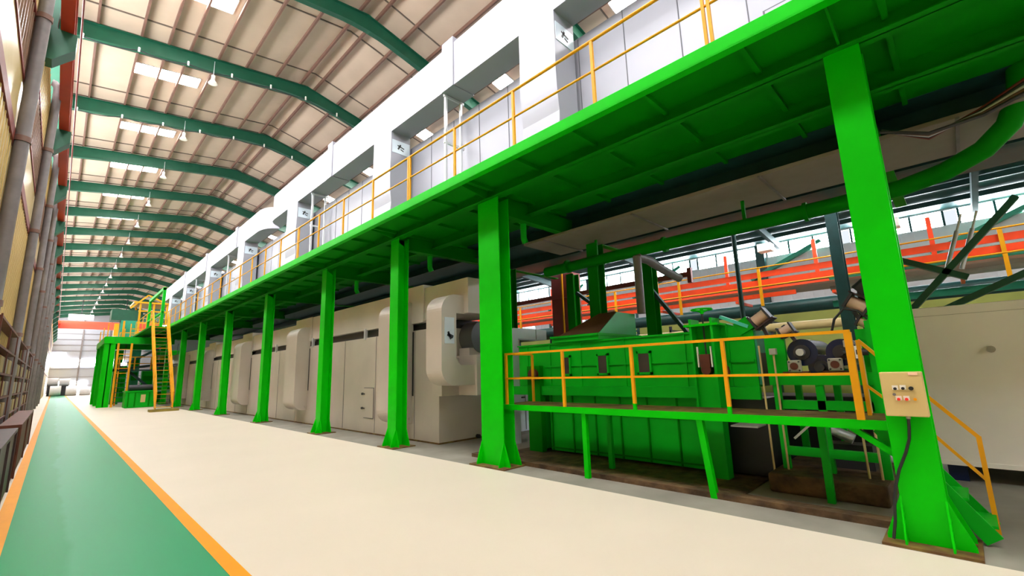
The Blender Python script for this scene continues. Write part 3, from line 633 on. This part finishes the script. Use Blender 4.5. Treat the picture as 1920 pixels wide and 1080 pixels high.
for k, (y, z, r, nm) in enumerate(((1.63, 1.83, .19, 'upper left'), (1.42, 1.615, .17, 'lower middle'), (1.17, 1.81, .18, 'upper right'))):
    q = thing('coating_roller', (7.5, y, z), 'dark blue-black rubber roller on the green stand, %s one' % nm, 'roller', 'coating rollers')
    xo = .0 if k != 1 else .03
    bevel(MB().tube((7.5+xo, y, z), (8.5, y, z), r, 32).build('roll_body', NAVY, q), .01); MB().tube((7.36+xo, y, z), (8.6, y, z), .05, 14).build('shaft', GALV if k == 0 else DARK, q)
    MB().tube((7.47+xo, y, z), (7.5+xo, y, z), r*.55, 20).build('end_ring', DARK, q)
for k, (y, z) in enumerate(((1.72, 1.64), (1.24, 1.65))):
    q = thing('flange_bearing', (7.38, y, z), 'grey square flange bearing below the rollers, %s one' % ('left', 'right')[k], 'bearing', 'flange bearings')
    bevel(MB().box(7.36, 7.42, y-.085, y+.085, z-.085, z+.085).build('housing', CAST, q), .02, 3); MB().tube((7.335, y, z), (7.36, y, z), .05, 20).build('bore_ring', BROWN, q)
    for sy in (-.06, .06):
        for sz in (-.06, .06): MB().tube((7.35, y+sy, z+sz), (7.36, y+sy, z+sz), .012, 8).build('bolt', DARK, q)
    MB().box(7.38, 7.5, y-.16, y+.16, 1.545, 1.565).build('foot', BROWN, q)
for k, (y, z0, z1, nm) in enumerate(((2.13, 0, 1.95, 'far left'), (1.95, .24, 1.82, 'second from left'), (1.06, .24, 1.88, 'second from right'), (.93, .24, 1.9, 'far right'))):
    q = thing('feed_pipe', (7.3, y, z0), 'thin cream upright pipe in front of the roller stand, %s' % nm, 'pipe', 'thin pipes at the roller stand')
    MB().tube((7.31, y, z0), (7.31, y, z1), .014, 8).build('pipe', IVORY, q)
    if k in (1, 2): bevel(MB().box(7.27, 7.35, y-.045, y+.045, z1-.01, z1+.08).build('valve', CAST, q), .008)
q = thing('air_cylinder', (7.3, 1.0, 1.75), 'small grey air cylinder block at the right end of the rollers', 'cylinder')
MB().tube((7.3, 1.0, 1.80), (7.3, 1.12, 1.80), .03, 12).tube((7.3, .86, 1.80), (7.3, .98, 1.80), .045, 12).build('barrel', DARK, q); MB().box(7.27, 7.33, .97, 1.01, 1.72, 1.88).build('block', WHITE, q)
# tilted motors with brackets
def motor(y, z, ang, s, lab, green=True):
    q = thing('roller_motor', (7.45, y, z), lab, 'motor', 'tilted motors above the roller stand')
    d = Vector((0, math.cos(ang), math.sin(ang))); n_ = Vector((0, -math.sin(ang), math.cos(ang))); c = Vector((7.45, y, z))
    MB().tube(c+d*-.10*s, c+d*.10*s, .085*s, 18).build('casing', TANM, q)
    for sg in (-1, 1): MB().bar(c+d*sg*.12*s-n_*.10*s, c+d*sg*.12*s+n_*.12*s, .22*s, .03*s, up=d).build('end_frame', DARK, q)
    MB().bar(c-d*.15*s+n_*.115*s, c+d*.16*s+n_*.115*s, .22*s, .02*s, up=n_).build('top_plate', BROWN2, q)
    if green: MB().bar(c-d*.14*s-n_*.03*s, c-d*.36*s-n_*.05*s, .16*s, .20*s, up=n_).build('gear_bracket', GREEN_M, q)
    MB().bar(c-n_*.10*s, Vector((7.45, y-.10, 2.0)), .05, .05, up=(1, 0, 0)).build('strut', DARK, q)
    return q
motor(2.10, 2.37, math.radians(-33)+math.pi, 1.0, 'tan tilted motor with green bracket above the tank end')
motor(1.78, 2.16, math.radians(-25)+math.pi, .75, 'small dark tilted motor left above the rollers', False)
motor(.90, 2.42, math.radians(35), 1.0, 'tan motor with black hoses beside the nearest column')
motor(.84, 2.17, math.radians(30), .8, 'small dark motor just below the tan one by the nearest column', False)
o = MB().path([(7.38, 1.22, 2.1), (7.36, 1.17, 2.25), (7.36, 1.05, 2.38), (7.36, .9, 2.33), (7.38, .82, 2.22)], .016, 8).path([(7.34, .78, 2.40), (7.34, .70, 2.28), (7.34, .74, 2.12), (7.38, .84, 2.02)], .014, 8).build('hose_loop', BLACK, origin=(7.36, 1.0, 2.1)); tag(o, 'black hose loops hanging around the motors by the nearest column', 'hose')
o = MB().tube((7.6, .90, 2.62), (7.6, .78, 2.72), .09, 14).tube((7.6, .84, 2.66), (7.6, .70, 2.70), .05, 10).bar((7.6, .86, 2.1), (7.6, .86, 2.62), .08, .08, up=(1, 0, 0)).build('pump_head', DARK, origin=(7.6, .86, 2.1)); tag(o, 'dark round pump head above the right motors', 'pump')

# stuff under and behind the rollers
t = thing('paint_pump', (8.0, 1.2, .24), 'dark pump with silver body under the roller stand', 'pump')
MB().tube((7.9, 1.25, .62), (7.9, 1.5, .74), .07, 14).build('body', GALV, t); MB().box(7.8, 8.1, 1.05, 1.6, .24, .56).build('base', DARK, t)
MB().bar((7.6, 1.9, .62), (7.6, 1.55, .95), .03, .03, up=(1, 0, 0)).build('pipe', GALV, t)
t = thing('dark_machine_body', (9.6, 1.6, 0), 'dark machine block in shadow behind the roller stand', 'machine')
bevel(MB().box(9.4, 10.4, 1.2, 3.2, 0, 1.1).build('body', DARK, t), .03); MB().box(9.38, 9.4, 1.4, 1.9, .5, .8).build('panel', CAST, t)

# ------------------------------------------------------------------ beige oven box on the right
t = thing('beige_oven_box', (9.0, .5, 0), 'large plain beige-grey oven box at the right edge of the scene', 'oven')
bevel(MB().box(9.0, 11.0, -4.5, .52, .22, 2.43).build('body', BEIGE, t), .015)
MB().box(8.985, 9.0, -4.5, .53, .22, .28).build('bottom_rim', BEIGE, t); MB().box(8.995, 9.0, -4.5, .5, 2.30, 2.305).build('joint_strip', CAST, t)
q = MB().tube((8.94, -.27, 1.79), (9.0, -.27, 1.79), .045, 20).build('port_plug', CAST, t)
for y in (.3, -1.6, -3.6): MB().box(9.1, 10.9, y-.1, y+.1, 0, .22).build('skid', NAVY, t)

# ------------------------------------------------------------------ overhead pipe and duct under the walkway
t = thing('green_overhead_pipe', (9.1, 7.6, 4.3), 'thick green pipe running under the walkway and bending up at the right', 'pipe')
pts = [(9.15, 7.7, 4.3), (9.05, 4.0, 4.3), (9.05, 1.2, 4.3), (8.95, .3, 4.3), (8.7, -.2, 4.32), (8.45, -.6, 4.42), (8.3, -.85, 4.62), (8.22, -1.0, 4.95), (8.2, -1.05, 5.3)]
MB().path(pts, .13, 20).build('pipe', GREEN_D, t)
for y in (6.9, 4.25, 1.6): MB().tube((9.07, y-.03, 4.3), (9.07, y+.03, 4.3), .17, 20).build('flange', GREEN_D, t)
for y in (6.0, 2.6): MB().box(9.04, 9.08, y-.03, y+.03, 4.42, 4.9).build('hanger', GREEN_D, t)
t = thing('grey_overhead_duct', (8.9, 3, 4.8), 'wide flat grey duct hung under the walkway behind the columns', 'duct')
bevel(MB().box(8.05, 9.55, -1.2, 7.5, 4.80, 4.87).build('casing', mat('dull_grey_duct_sheet', (.26, .22, .18), .6, noise=.1), t), .01)
for y in (6.8, 4.4, 2.0, -.4): MB().box(8.0, 9.6, y-.02, y+.02, 4.77, 4.80).build('hanger_strap', PIPE, t)
o = MB().path([(9.0, 4.9, 4.15), (9.45, 4.85, 4.12), (10.1, 4.83, 3.98), (10.7, 4.72, 3.83)], .10, 14).path([(9.0, 4.9, 4.15), (9.0, 4.9, 2.85)], .09, 14).build('grey_branch_pipe', PIPE, origin=(9, 4.9, 2.84)); tag(o, 'grey pipe with a vertical drop behind the tank hood', 'pipe')
for k, y in enumerate((6.36, 9.92, 14.25)):
    o = MB().path([(6.95, y+.1, 4.9), (6.95, y+.1, 4.55), (7.0, y+.1, 4.45)], .07, 12).tube((6.95, y+.1, 4.98), (6.95, y+.1, 4.9), .10, 12).build('hanger_bracket', GREEN_M, origin=(6.95, y, 4.45)); tag(o, 'short green pipe hanger under the walkway by the %s column' % ('second', 'third', 'fourth')[k], 'hanger', 'pipe hangers under the walkway')
# tangle of cables under the deck, right
for k in range(5):
    z = 4.62+.05*k; y0 = .05-.1*k
    pts = [(7.4+.12*k, .35, z+.05), (7.5+.1*k, -.1, z-.12-.03*k), (7.6+.08*k, -.6, z-.05), (7.6, -1.2, z+.15)]
    P2 = []
    for i in range(len(pts)-1):
        for j in range(5): P2.append(tuple(Vector(pts[i]).lerp(Vector(pts[i+1]), j/5)))
    P2.append(pts[-1])
    o = MB().path(P2, .022, 8).build('hanging_cable', [DARK, PURLIN, GALV, DARK, MAROON][k], origin=pts[0])
    tag(o, '%s cable drooping under the deck right of the nearest column, %s' % (['black', 'brown', 'silver', 'black', 'maroon'][k], ['lowest', 'second', 'third', 'fourth', 'highest'][k]), 'cable', 'cables under the deck')

# ------------------------------------------------------------------ second and third column rows
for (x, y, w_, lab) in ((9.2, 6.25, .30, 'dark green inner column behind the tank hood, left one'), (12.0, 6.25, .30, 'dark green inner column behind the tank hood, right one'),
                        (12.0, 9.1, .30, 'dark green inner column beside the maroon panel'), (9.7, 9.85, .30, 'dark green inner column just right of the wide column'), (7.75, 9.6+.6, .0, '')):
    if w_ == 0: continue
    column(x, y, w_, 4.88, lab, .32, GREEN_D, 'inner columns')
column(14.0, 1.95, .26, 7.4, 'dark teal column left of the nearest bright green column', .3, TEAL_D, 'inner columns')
o = MB().tube((12.6, 3.95, 0), (12.6, 3.95, 7.2), .06, 10).build('thin_pole', TEAL_D, origin=(12.6, 3.95, 0)); tag(o, 'thin dark upright pole in front of the orange rails', 'pole')
o = MB().bar((12.1, 6.3, 2.2), (12.1, 8.9, 4.2), .1, .12, up=(1, 0, 0)).build('diagonal_brace', TEAL_D, origin=(12.1, 6.3, 2.2)); tag(o, 'dark diagonal brace between the inner columns behind the hood', 'brace', 'diagonal braces')
o = MB().bar((12.1, 5.0, 2.2), (12.1, 6.2, 3.9), .1, .12, up=(1, 0, 0)).build('diagonal_brace', TEAL_D, origin=(12.1, 5.0, 2.2)); tag(o, 'dark diagonal brace right of the right inner column', 'brace', 'diagonal braces')
o = bevel(MB().box(13.0, 13.5, 9.75, 10.75, 2.2, 5.2).build('maroon_panel', MAROON, origin=(13.2, 10.2, 2.2)), .01); tag(o, 'hanging maroon steel panel between the wide column and the hood', 'panel')
o = MB().box(12.8, 12.84, 10.05, 10.1, 0, 5.2).build('yellow_pole', YEL, origin=(12.82, 10.08, 0)); tag(o, 'thin yellow pole in front of the maroon panel', 'pole')
o = MB().bar((13, 20, 4.36), (13, 5.4, 4.36), .10, .14).box(12.94, 13.06, 5.35, 5.47, 4.1, 4.55).build('maroon_beam', MAROON, origin=(13, 9, 4.7)); tag(o, 'long maroon beam above the orange conveyor rails', 'beam')
# X brace at right
for k, (a, b, lab) in enumerate((((11, .62, 2.5), (11, -1.0, 4.3), 'dark green brace rising to the right above the beige oven box'), ((11, .65, 3.55), (11, -.25, 3.05), 'dark green brace falling to the right behind the nearest column'),
                       ((11, .3, 2.45), (11, -1.3, 3.2), 'dark green low brace just above the beige oven box'))):
    o = MB().bar(a, b, .1, .16, up=(1, 0, 0)).build('cross_brace', ROOFG, origin=a); tag(o, lab, 'brace', 'cross braces at the right')
for k, y in enumerate((-.12, -.32)):
    t = thing('gas_cylinder_strut', (11.3, y, 3.3), 'bright galvanised slanting tube by the green cross brace, %s one' % ('left', 'right')[k], 'tube', 'slanting tubes')
    MB().tube((11.3, y+.12, 3.25), (11.3, y-.12, 3.95), .035, 10).build('barrel', GALV, t); MB().tube((11.3, y-.12, 3.95), (11.3, y-.22, 4.25), .018, 8).build('rod', WHITE, t)
for (z, r, m_, lab) in ((4.22, .16, TEAL, 'upper teal service pipe at far right'), (3.86, .13, CAST, 'lower pale service pipe at far right'), (3.35, .10, TEAL, 'lowest teal service pipe at far right')):
    o = MB().tube((16, -5, z), (16, 2.5, z), r, 14).build('service_pipe', m_, origin=(16, -5, z)); tag(o, lab, 'pipe', 'service pipes at far right')
t = thing('insulated_pipe', (19, 0, 3.0), 'long cream insulated pipe on the right wall behind the rollers', 'pipe')
MB().tube((19, -5, 3.0), (19, 10.7, 3.0), .16, 14).build('pipe', IVORY, t)
for y in (-2, 1.5, 5, 9): MB().box(18.95, 19.05, y-.05, y+.05, 2.1, 3.4).box(18.95, 22.0, y-.04, y+.04, 3.15, 3.25).build('bracket', DARK, t)
o = MB().tube((17.5, -4, 3.55), (17.5, 20, 3.55), .22, 16).build('dark_service_pipe', TEAL_D, origin=(17.5, -4, 3.55)); tag(o, 'thick dark pipe below the orange rails', 'pipe')

# ------------------------------------------------------------------ orange conveyor gallery on the right
t = thing('conveyor_gallery', (15, -2, 3.6), 'orange-red conveyor gallery with long rails at right behind the tank', 'conveyor')
for z, y0, hh in ((4.37, -2, .17), (4.12, -2, .17), (3.72, 3.2, .13)): MB().box(15, 15.08, y0, 30, z-hh/2, z+hh/2).build('rail', ORANGE, t)
for z in (4.37, 4.12): MB().box(16.4, 16.48, -2, 30, z-.06, z+.06).build('rail', ORANGE, t)
MB().box(15.1, 16.4, -2, 30, 3.86, 3.92).build('belt', mat('beige_belt', (.45, .35, .28), .7), t)
y = -1.0
while y < 30:
    MB().box(14.94, 15.0, y-.04, y+.04, 3.4, 4.6).build('post', YEL, t); MB().box(15.0, 16.4, y+.7, y+.78, 3.56, 3.64).build('cross_member', ORANGE, t)
    MB().box(15.6, 15.68, y+1.1, y+1.2, 4.2, 5.3).build('upright', ORANGE, t); y += 2.55
for z in (4.58, 4.0): MB().tube((14.95, -2, z), (14.95, 30, z), .022, 6).build('hand_rail', YEL, t)
for y in (-1.5, 7.9, 15, 21, 27): MB().box(15.1, 15.35, y-.12, y+.12, 0, 3.55).build('support_leg', TEAL_D, t)
for k, y in enumerate((0.9, 4.0)):
    o = bevel(MB().box(15.5, 15.9, y-.2, y+.2, 5.2, 5.45).build('junction_box', WHITE, origin=(15.7, y, 5.2)), .01); tag(o, 'small white box on orange posts above the conveyor, %s one' % ('right', 'left')[k], 'box', 'boxes above the conveyor')
# coils stored beyond
for k, (x, y, z) in enumerate(((18, 14, 3.9), (18, 17.5, 3.9), (18, 21, 3.9), (18, 12.0, 2.5), (18, 16, 2.5), (18.5, 20, 2.5))):
    t = thing('stored_roll', (x, y, z-.45), 'pale wrapped roll on the shelf behind the orange rails, %s one' % ['upper right', 'upper middle', 'upper left', 'lower right', 'lower middle', 'lower left'][k], 'roll', 'rolls behind the orange rails')
    MB().tube((x, y, z), (x+1.1, y, z), .45, 24).build('roll', COIL, t); MB().tube((x-.01, y, z), (x, y, z), .14, 14).build('core', DARK, t)
t = thing('roll_shelf', (18, 10, 0), 'dark steel shelf holding pale rolls at the right wall', 'shelf')
for z in (2.03, 3.43): MB().box(17.9, 19.8, 11, 23, z-.06, z).build('shelf_board', TEAL_D, t)
for y in (11, 15, 19, 23): MB().box(17.9, 18.0, y-.05, y+.05, 0, 4.6).box(19.7, 19.8, y-.05, y+.05, 0, 4.6).build('upright', TEAL_D, t)

# ------------------------------------------------------------------ right wall and side bay roof
RW = 22.0
rw = MB().m(1).box(RW, RW+.1, YF0, YF1, 0, 3.9).m(0).box(RW, RW+.1, YF0, YF1, 3.9, 6.35).box(RW, RW+.1, YF0, YF1, 6.9, 8.2)
y = YF0
while y < 40: rw.m(0).box(RW-.03, RW, y, y+.07, 3.9, 6.3); y += .38
rw.m(2).box(RW-.12, RW, YF0, 60, 5.0, 5.2); struct(rw.build('wall_right', [WHITEW, LIMEW, DARK]))
wn = 4; y = -9.5
while y < 42:
    w_ = MB().m(0).box(RW+.03, RW+.06, y, y+2.75, 6.35, 6.9).m(1)
    for k in range(4): w_.box(RW-.01, RW+.03, y+k*.9-.035, y+k*.9+.035, 6.35, 6.9)
    struct(w_.build('window_%d' % wn, [WINL, TEAL_D])); wn += 1
    if wn % 3 == 0: struct(MB().box(RW-.25, RW-.0, y+2.75, y+3.1, 0, 6.9).build('trim_%d' % (wn+2), TEAL_D))
    y += 3.1
struct(MB().box(RW, RW+.1, 42, YF1, 6.35, 6.9).build('wall_right_far', WHITEW))
sb = MB()
for (xa, xb) in ((12.45, 22.1),):
    za, zb = 8.0, 6.95
    sb.hexa([(xa, YF0, za), (xb, YF0, zb), (xb, YF1, zb), (xa, YF1, za)], [(xa, YF0, za+.1), (xb, YF0, zb+.1), (xb, YF1, zb+.1), (xa, YF1, za+.1)]); struct(sb.build('ceiling_side', TEAL_D))
struct(MB().box(15.3, 15.4, YF0, YF1, 8.5, 13.6).build('wall_side', WHITEW))
for k in range(6):      # added glowing panels, unseen above the deck, to brighten the orange rails
    y = -3+6*k; t = thing('side_fill_panel', (13.6, y, 7.8), 'added unseen fill light panel under the side-bay roof beyond the deck, %s one' % ORD[k], 'roof light', 'added side bay fill lights')
    MB().box(13.0, 14.2, y-.9, y+.9, 7.70, 7.72).build('diffuser', SIDEL, t); MB().box(12.96, 14.24, y-.94, y+.94, 7.72, 7.85).build('frame', TEAL_D, t)
for i, x in enumerate((15.2, 16.1, 17.2, 18.4, 19.6, 20.9)):
    z = 8.0-(x-12.45)*.109; o = MB().box(x-.04, x+.04, -8, 60, z-.2, z-.02).build('side_bay_purlin', TEAL_D, origin=(x, -8, z-.2)); tag(o, 'teal purlin under the low side-bay roof, number counted from the ovens: %s' % ['first', 'second', 'third', 'fourth', 'fifth', 'sixth'][i], 'purlin', 'side bay purlins')
for i, y in enumerate((-1.0, 5, 11, 17, 23)):
    o = MB().bar((12.5, y, 7.6), (22, y, 6.62), .15, .3).build('side_bay_beam', TEAL_D, origin=(12.2, y, 8.1)); tag(o, 'dark teal cross beam under the side-bay roof, %s' % ORD[i], 'beam', 'side bay beams')
    o = MB().bar((21.85, y+1.3, 5.40), (21.85, y-1.5, 6.62), .15, .28, up=(1, 0, 0)).build('knee_brace', TEAL, origin=(21.85, y, 5.4)); tag(o, 'teal slanting brace at the right wall, %s' % ORD[i], 'brace', 'knee braces')

# ------------------------------------------------------------------ yellow stairs to the walkway
t = thing('access_stairs', (4.6, 33, 0), 'steep yellow steel stairs up to the far end of the walkway', 'stairs')
a0, a1 = Vector((4.62, 33.2, 0.12)), Vector((4.55, 37.6, 5.32))
for s_ in (-.40, .40):
    off = Vector((s_, 0, 0)); MB().bar(a0+off, a1+off, .05, .24, up=(0, 0, 1)).build('stringer', YEL, t)
    for hz in (.95, .5): MB().bar(a0+off+Vector((0, 0, hz)), a1+off+Vector((0, 0, hz)), .05, .05).build('hand_rail' if hz > .9 else 'mid_rail', YEL, t)
    for k in range(5):
        p = a0.lerp(a1, k/4)+off; MB().box(p.x-.025, p.x+.025, p.y-.03, p.y+.03, p.z, p.z+.95).build('post', YEL, t)
for k in range(22):
    p = a0.lerp(a1, (k+.5)/22); MB().box(p.x-.38, p.x+.38, p.y-.11, p.y+.11, p.z-.012, p.z+.012).build('tread', RUSTY if k % 3 else YEL, t)
MB().box(3.95, 5.3, 32.8, 33.6, 0, .13).build('base_block', mat('dark_yellow_base', (.30, .22, .03), .6, noise=.3), t)
t = thing('stair_landing', (4.6, 38, 5.3), 'green landing platform at the head of the yellow stairs', 'platform')
MB().box(4.05, 5.0, 37.6, 47, 5.22, 5.32).build('deck', GREEN_D, t)
for x in (4.08,):
    for y in (38, 40, 42, 44, 46): MB().box(x-.02, x+.02, y-.02, y+.02, 5.32, 6.35).build('post', YEL, t)
    MB().box(x-.02, x+.02, 38, 46, 6.33, 6.37).build('rail', YEL, t)
t = thing('door_frame_portal', (4.85, 40, 5.3), 'tall rectangular green frame standing above the yellow stairs', 'frame')
for y in (39.7, 46.6): MB().box(4.78, 4.95, y-.1, y+.1, 5.32, 8.25).build('post', GREEN_M, t)
MB().box(4.78, 4.95, 39.6, 46.7, 8.1, 8.3).build('lintel', GREEN_M, t); MB().box(4.80, 4.92, 39.6, 46.7, 6.45, 6.55).build('lower_bar', GREEN_M, t)

# ------------------------------------------------------------------ entry accumulator structure far left-centre
t = thing('entry_tower', (2.3, 44, 0), 'big green steel tower frame left of the yellow stairs', 'tower')
def H(name, x, y, z0, z1, s_, m_=GREEN): MB().box(x-s_/2, x+s_/2, y-s_/2, y-s_/2+.04, z0, z1).box(x-s_/2, x+s_/2, y+s_/2-.04, y+s_/2, z0, z1).box(x-.03, x+.03, y-s_/2, y+s_/2, z0, z1).build(name, m_, t)
for (x, y) in ((2.55, 43.8), (2.55, 47.5), (2.55, 51.5)): H('post', x, y, 0, 4.6, .62)
for (x, y) in ((6.2, 47.5), (6.2, 51.5)): H('post', x, y, 0, 4.6, .4, GREEN_M)
MB().box(2.2, 2.75, 43.4, 52, 4.5, 4.95).build('side_beam', GREEN, t); MB().box(2.25, 6.3, 43.5, 44.0, 4.5, 5.0).build('front_beam', GREEN_M, t)
MB().box(2.25, 6.3, 51.2, 51.8, 4.5, 4.95).build('rear_beam', GREEN_M, t)
MB().bar((3.0, 46, 2.6), (5.8, 46, 4.4), .12, .18).bar((3.9, 46, 2.6), (5.6, 46, 1.0), .12, .18).bar((2.8, 46, 2.6), (6.2, 46, 3.1), .12, .18).build('diagonal_brace', TEAL_D, t)
MB().box(2.3, 6.3, 44, 52, 4.95, 5.0).build('deck', GREEN_D, t)
for y in (43.7, 48, 51.9): 
    for x in (2.35, 3.6, 4.9): MB().box(x-.03, x+.03, y-.03, y+.03, 5.0, 6.0).build('rail_post', YEL, t)
for z in (5.5, 6.0): MB().box(3.6, 6.2, 51.86, 51.94, z-.03, z+.03).box(4.0, 6.2, 47.9, 48.0, z-.03, z+.03).build('rail', YEL, t)
t = thing('roof_walkway_cage', (4.6, 56, 5.0), 'yellow and green railed machinery platform on top of the green tower', 'platform')
MB().box(3.6, 7.2, 53.5, 60, 5.0, 5.2).build('deck', GREEN_D, t)
for x in (3.9, 4.9, 5.9, 6.9):
    for y in (53.6, 57): MB().box(x-.07, x+.07, y-.07, y+.07, 5.2, 9.0 if x > 4.5 else 7.2).build('post', YEL, t)
for z in (6.2, 7.1, 8.2): MB().box(4.8, 7.0, 53.55, 53.7, z-.06, z+.06).build('rail', YEL, t)
MB().box(4.4, 7.0, 53.4, 57, 8.9, 9.05).bar((4.2, 53.5, 8.4), (5.4, 53.5, 9.7), .12, .12).bar((5.4, 53.5, 9.7), (7.0, 53.5, 8.9), .12, .12).build('top_frame', YEL, t)
MB().box(3.0, 5.2, 54, 56, 7.3, 8.3).build('drum_housing', ROOFG, t); MB().box(3.7, 5.0, 54.0, 55.5, 5.2, 7.3).build('cabinet', TEAL, t)
t = thing('inner_gallery', (4.6, 47, 2.6), 'yellow railed service gallery half way up inside the green tower', 'platform')
MB().box(3.2, 6.2, 45.2, 46.2, 2.55, 2.65).build('deck', TEAL_D, t)
for x in (3.3, 4.2, 5.2, 6.1): MB().box(x-.04, x+.04, 45.2, 45.28, 0 if x in (3.3, 6.1) else 2.6, 3.6).build('post', YEL, t)
for z in (3.1, 3.6): MB().box(3.3, 6.1, 45.2, 45.28, z-.03, z+.03).build('rail', YEL, t)
t = thing('yellow_ladder', (3.0, 43, 0), 'yellow upright ladder against the green tower', 'ladder')
for x in (2.98, 3.72): MB().box(x-.06, x+.06, 43.0, 43.12, 0, 4.5).build('stile', YEL, t)
for k in range(12): MB().box(2.98, 3.72, 43.02, 43.1, .3+.34*k, .34+.34*k).build('rung', TEAL_D if k < 6 else YEL, t)
t = thing('green_coil_car', (4.3, 40.2, 0), 'low green machine box on the floor between ladder and yellow stairs', 'machine')
bevel(MB().box(3.45, 5.0, 40, 41.6, 0, 1.05).build('body', GREEN_M, t), .03); MB().box(3.4, 5.05, 39.9, 41.7, 1.05, 1.12).build('top', GREEN_M, t)
MB().box(4.25, 4.5, 39.97, 40.0, .35, .85).build('door', IVORY, t)
for x in (3.6, 3.95, 4.7): MB().box(x-.04, x+.04, 39.96, 40.0, .08, 1.0).build('rib', GREEN_D, t)
MB().tube((3.6, 40.5, 1.3), (4.9, 40.5, 1.3), .22, 14).build('roller', DARK, t)
for k, (x, y, z, sx, sz, m_, lab) in enumerate(((3.5, 48.6, 0, .5, 4.3, GREEN_M, 'narrow green upright panel inside the tower behind the ladder'), (4.7, 50, 0, .6, 4.4, TEAL, 'narrow teal upright panel inside the tower'), (6.9, 50.2, 1.5, 1.6, 2.9, GREEN_D, 'dark green raised machine unit right inside the tower'), (5.6, 49, 0, 1.0, 2.6, GREEN_M, 'green tall machine cabinet inside the green tower'), (4.0, 53, 0, .9, 3.4, GREEN_M, 'slim green machine frame deep inside the tower'),
        (6.0, 44.5, .9, 1.2, 1.1, TEAL, 'teal guard panel behind the yellow stairs'), (7.2, 55, 0, 1.6, 4.0, TEAL_D, 'dark machine block behind the tower'))):
    t = thing('process_unit', (x, y, z), lab, 'machine', None)
    bevel(MB().box(x-sx/2, x+sx/2, y, y+.8, z, z+sz).build('body', m_, t), .03)
    for q in range(3): MB().box(x-sx/2+.1, x+sx/2-.1, y-.03, y, z+sz*(.15+.27*q), z+sz*(.3+.27*q)).build('panel', GREEN_D if m_ != GREEN_D else TEAL, t)
    if z > 0: MB().box(x-sx/2, x-sx/2+.1, y, y+.1, 0, z).box(x+sx/2-.1, x+sx/2, y, y+.1, 0, z).build('leg', TEAL_D, t)
for k, (x, y, z) in enumerate(((3.55, 45, 3.05), (6.3, 48.5, 3.3), (6.6, 48.5, 1.9), (7.3, 48.5, 2.0), (5.9, 46.5, 6.15), (6.6, 46.5, 6.2))):
    o = MB().box(x-.2, x+.2, y-.05, y+.05, z-.12, z+.12).m(1).box(x-.17, x+.17, y-.07, y-.05, z-.1, z+.1).build('work_lamp', [DARK, LAMPL], origin=(x, y, z)); 
    tag(o, 'small glaring work lamp in the green tower, ' + ['left behind the ladder', 'upper middle', 'lower left of a pair', 'lower right of a pair', 'left one above the tower deck', 'right one above the tower deck'][k], 'lamp', 'work lamps in the tower')
    if True: MB().box(x-.02, x+.02, y-.02, y+.02, z+.12, 4.9 if z < 4.5 else z+.5).build('stem', DARK, o)
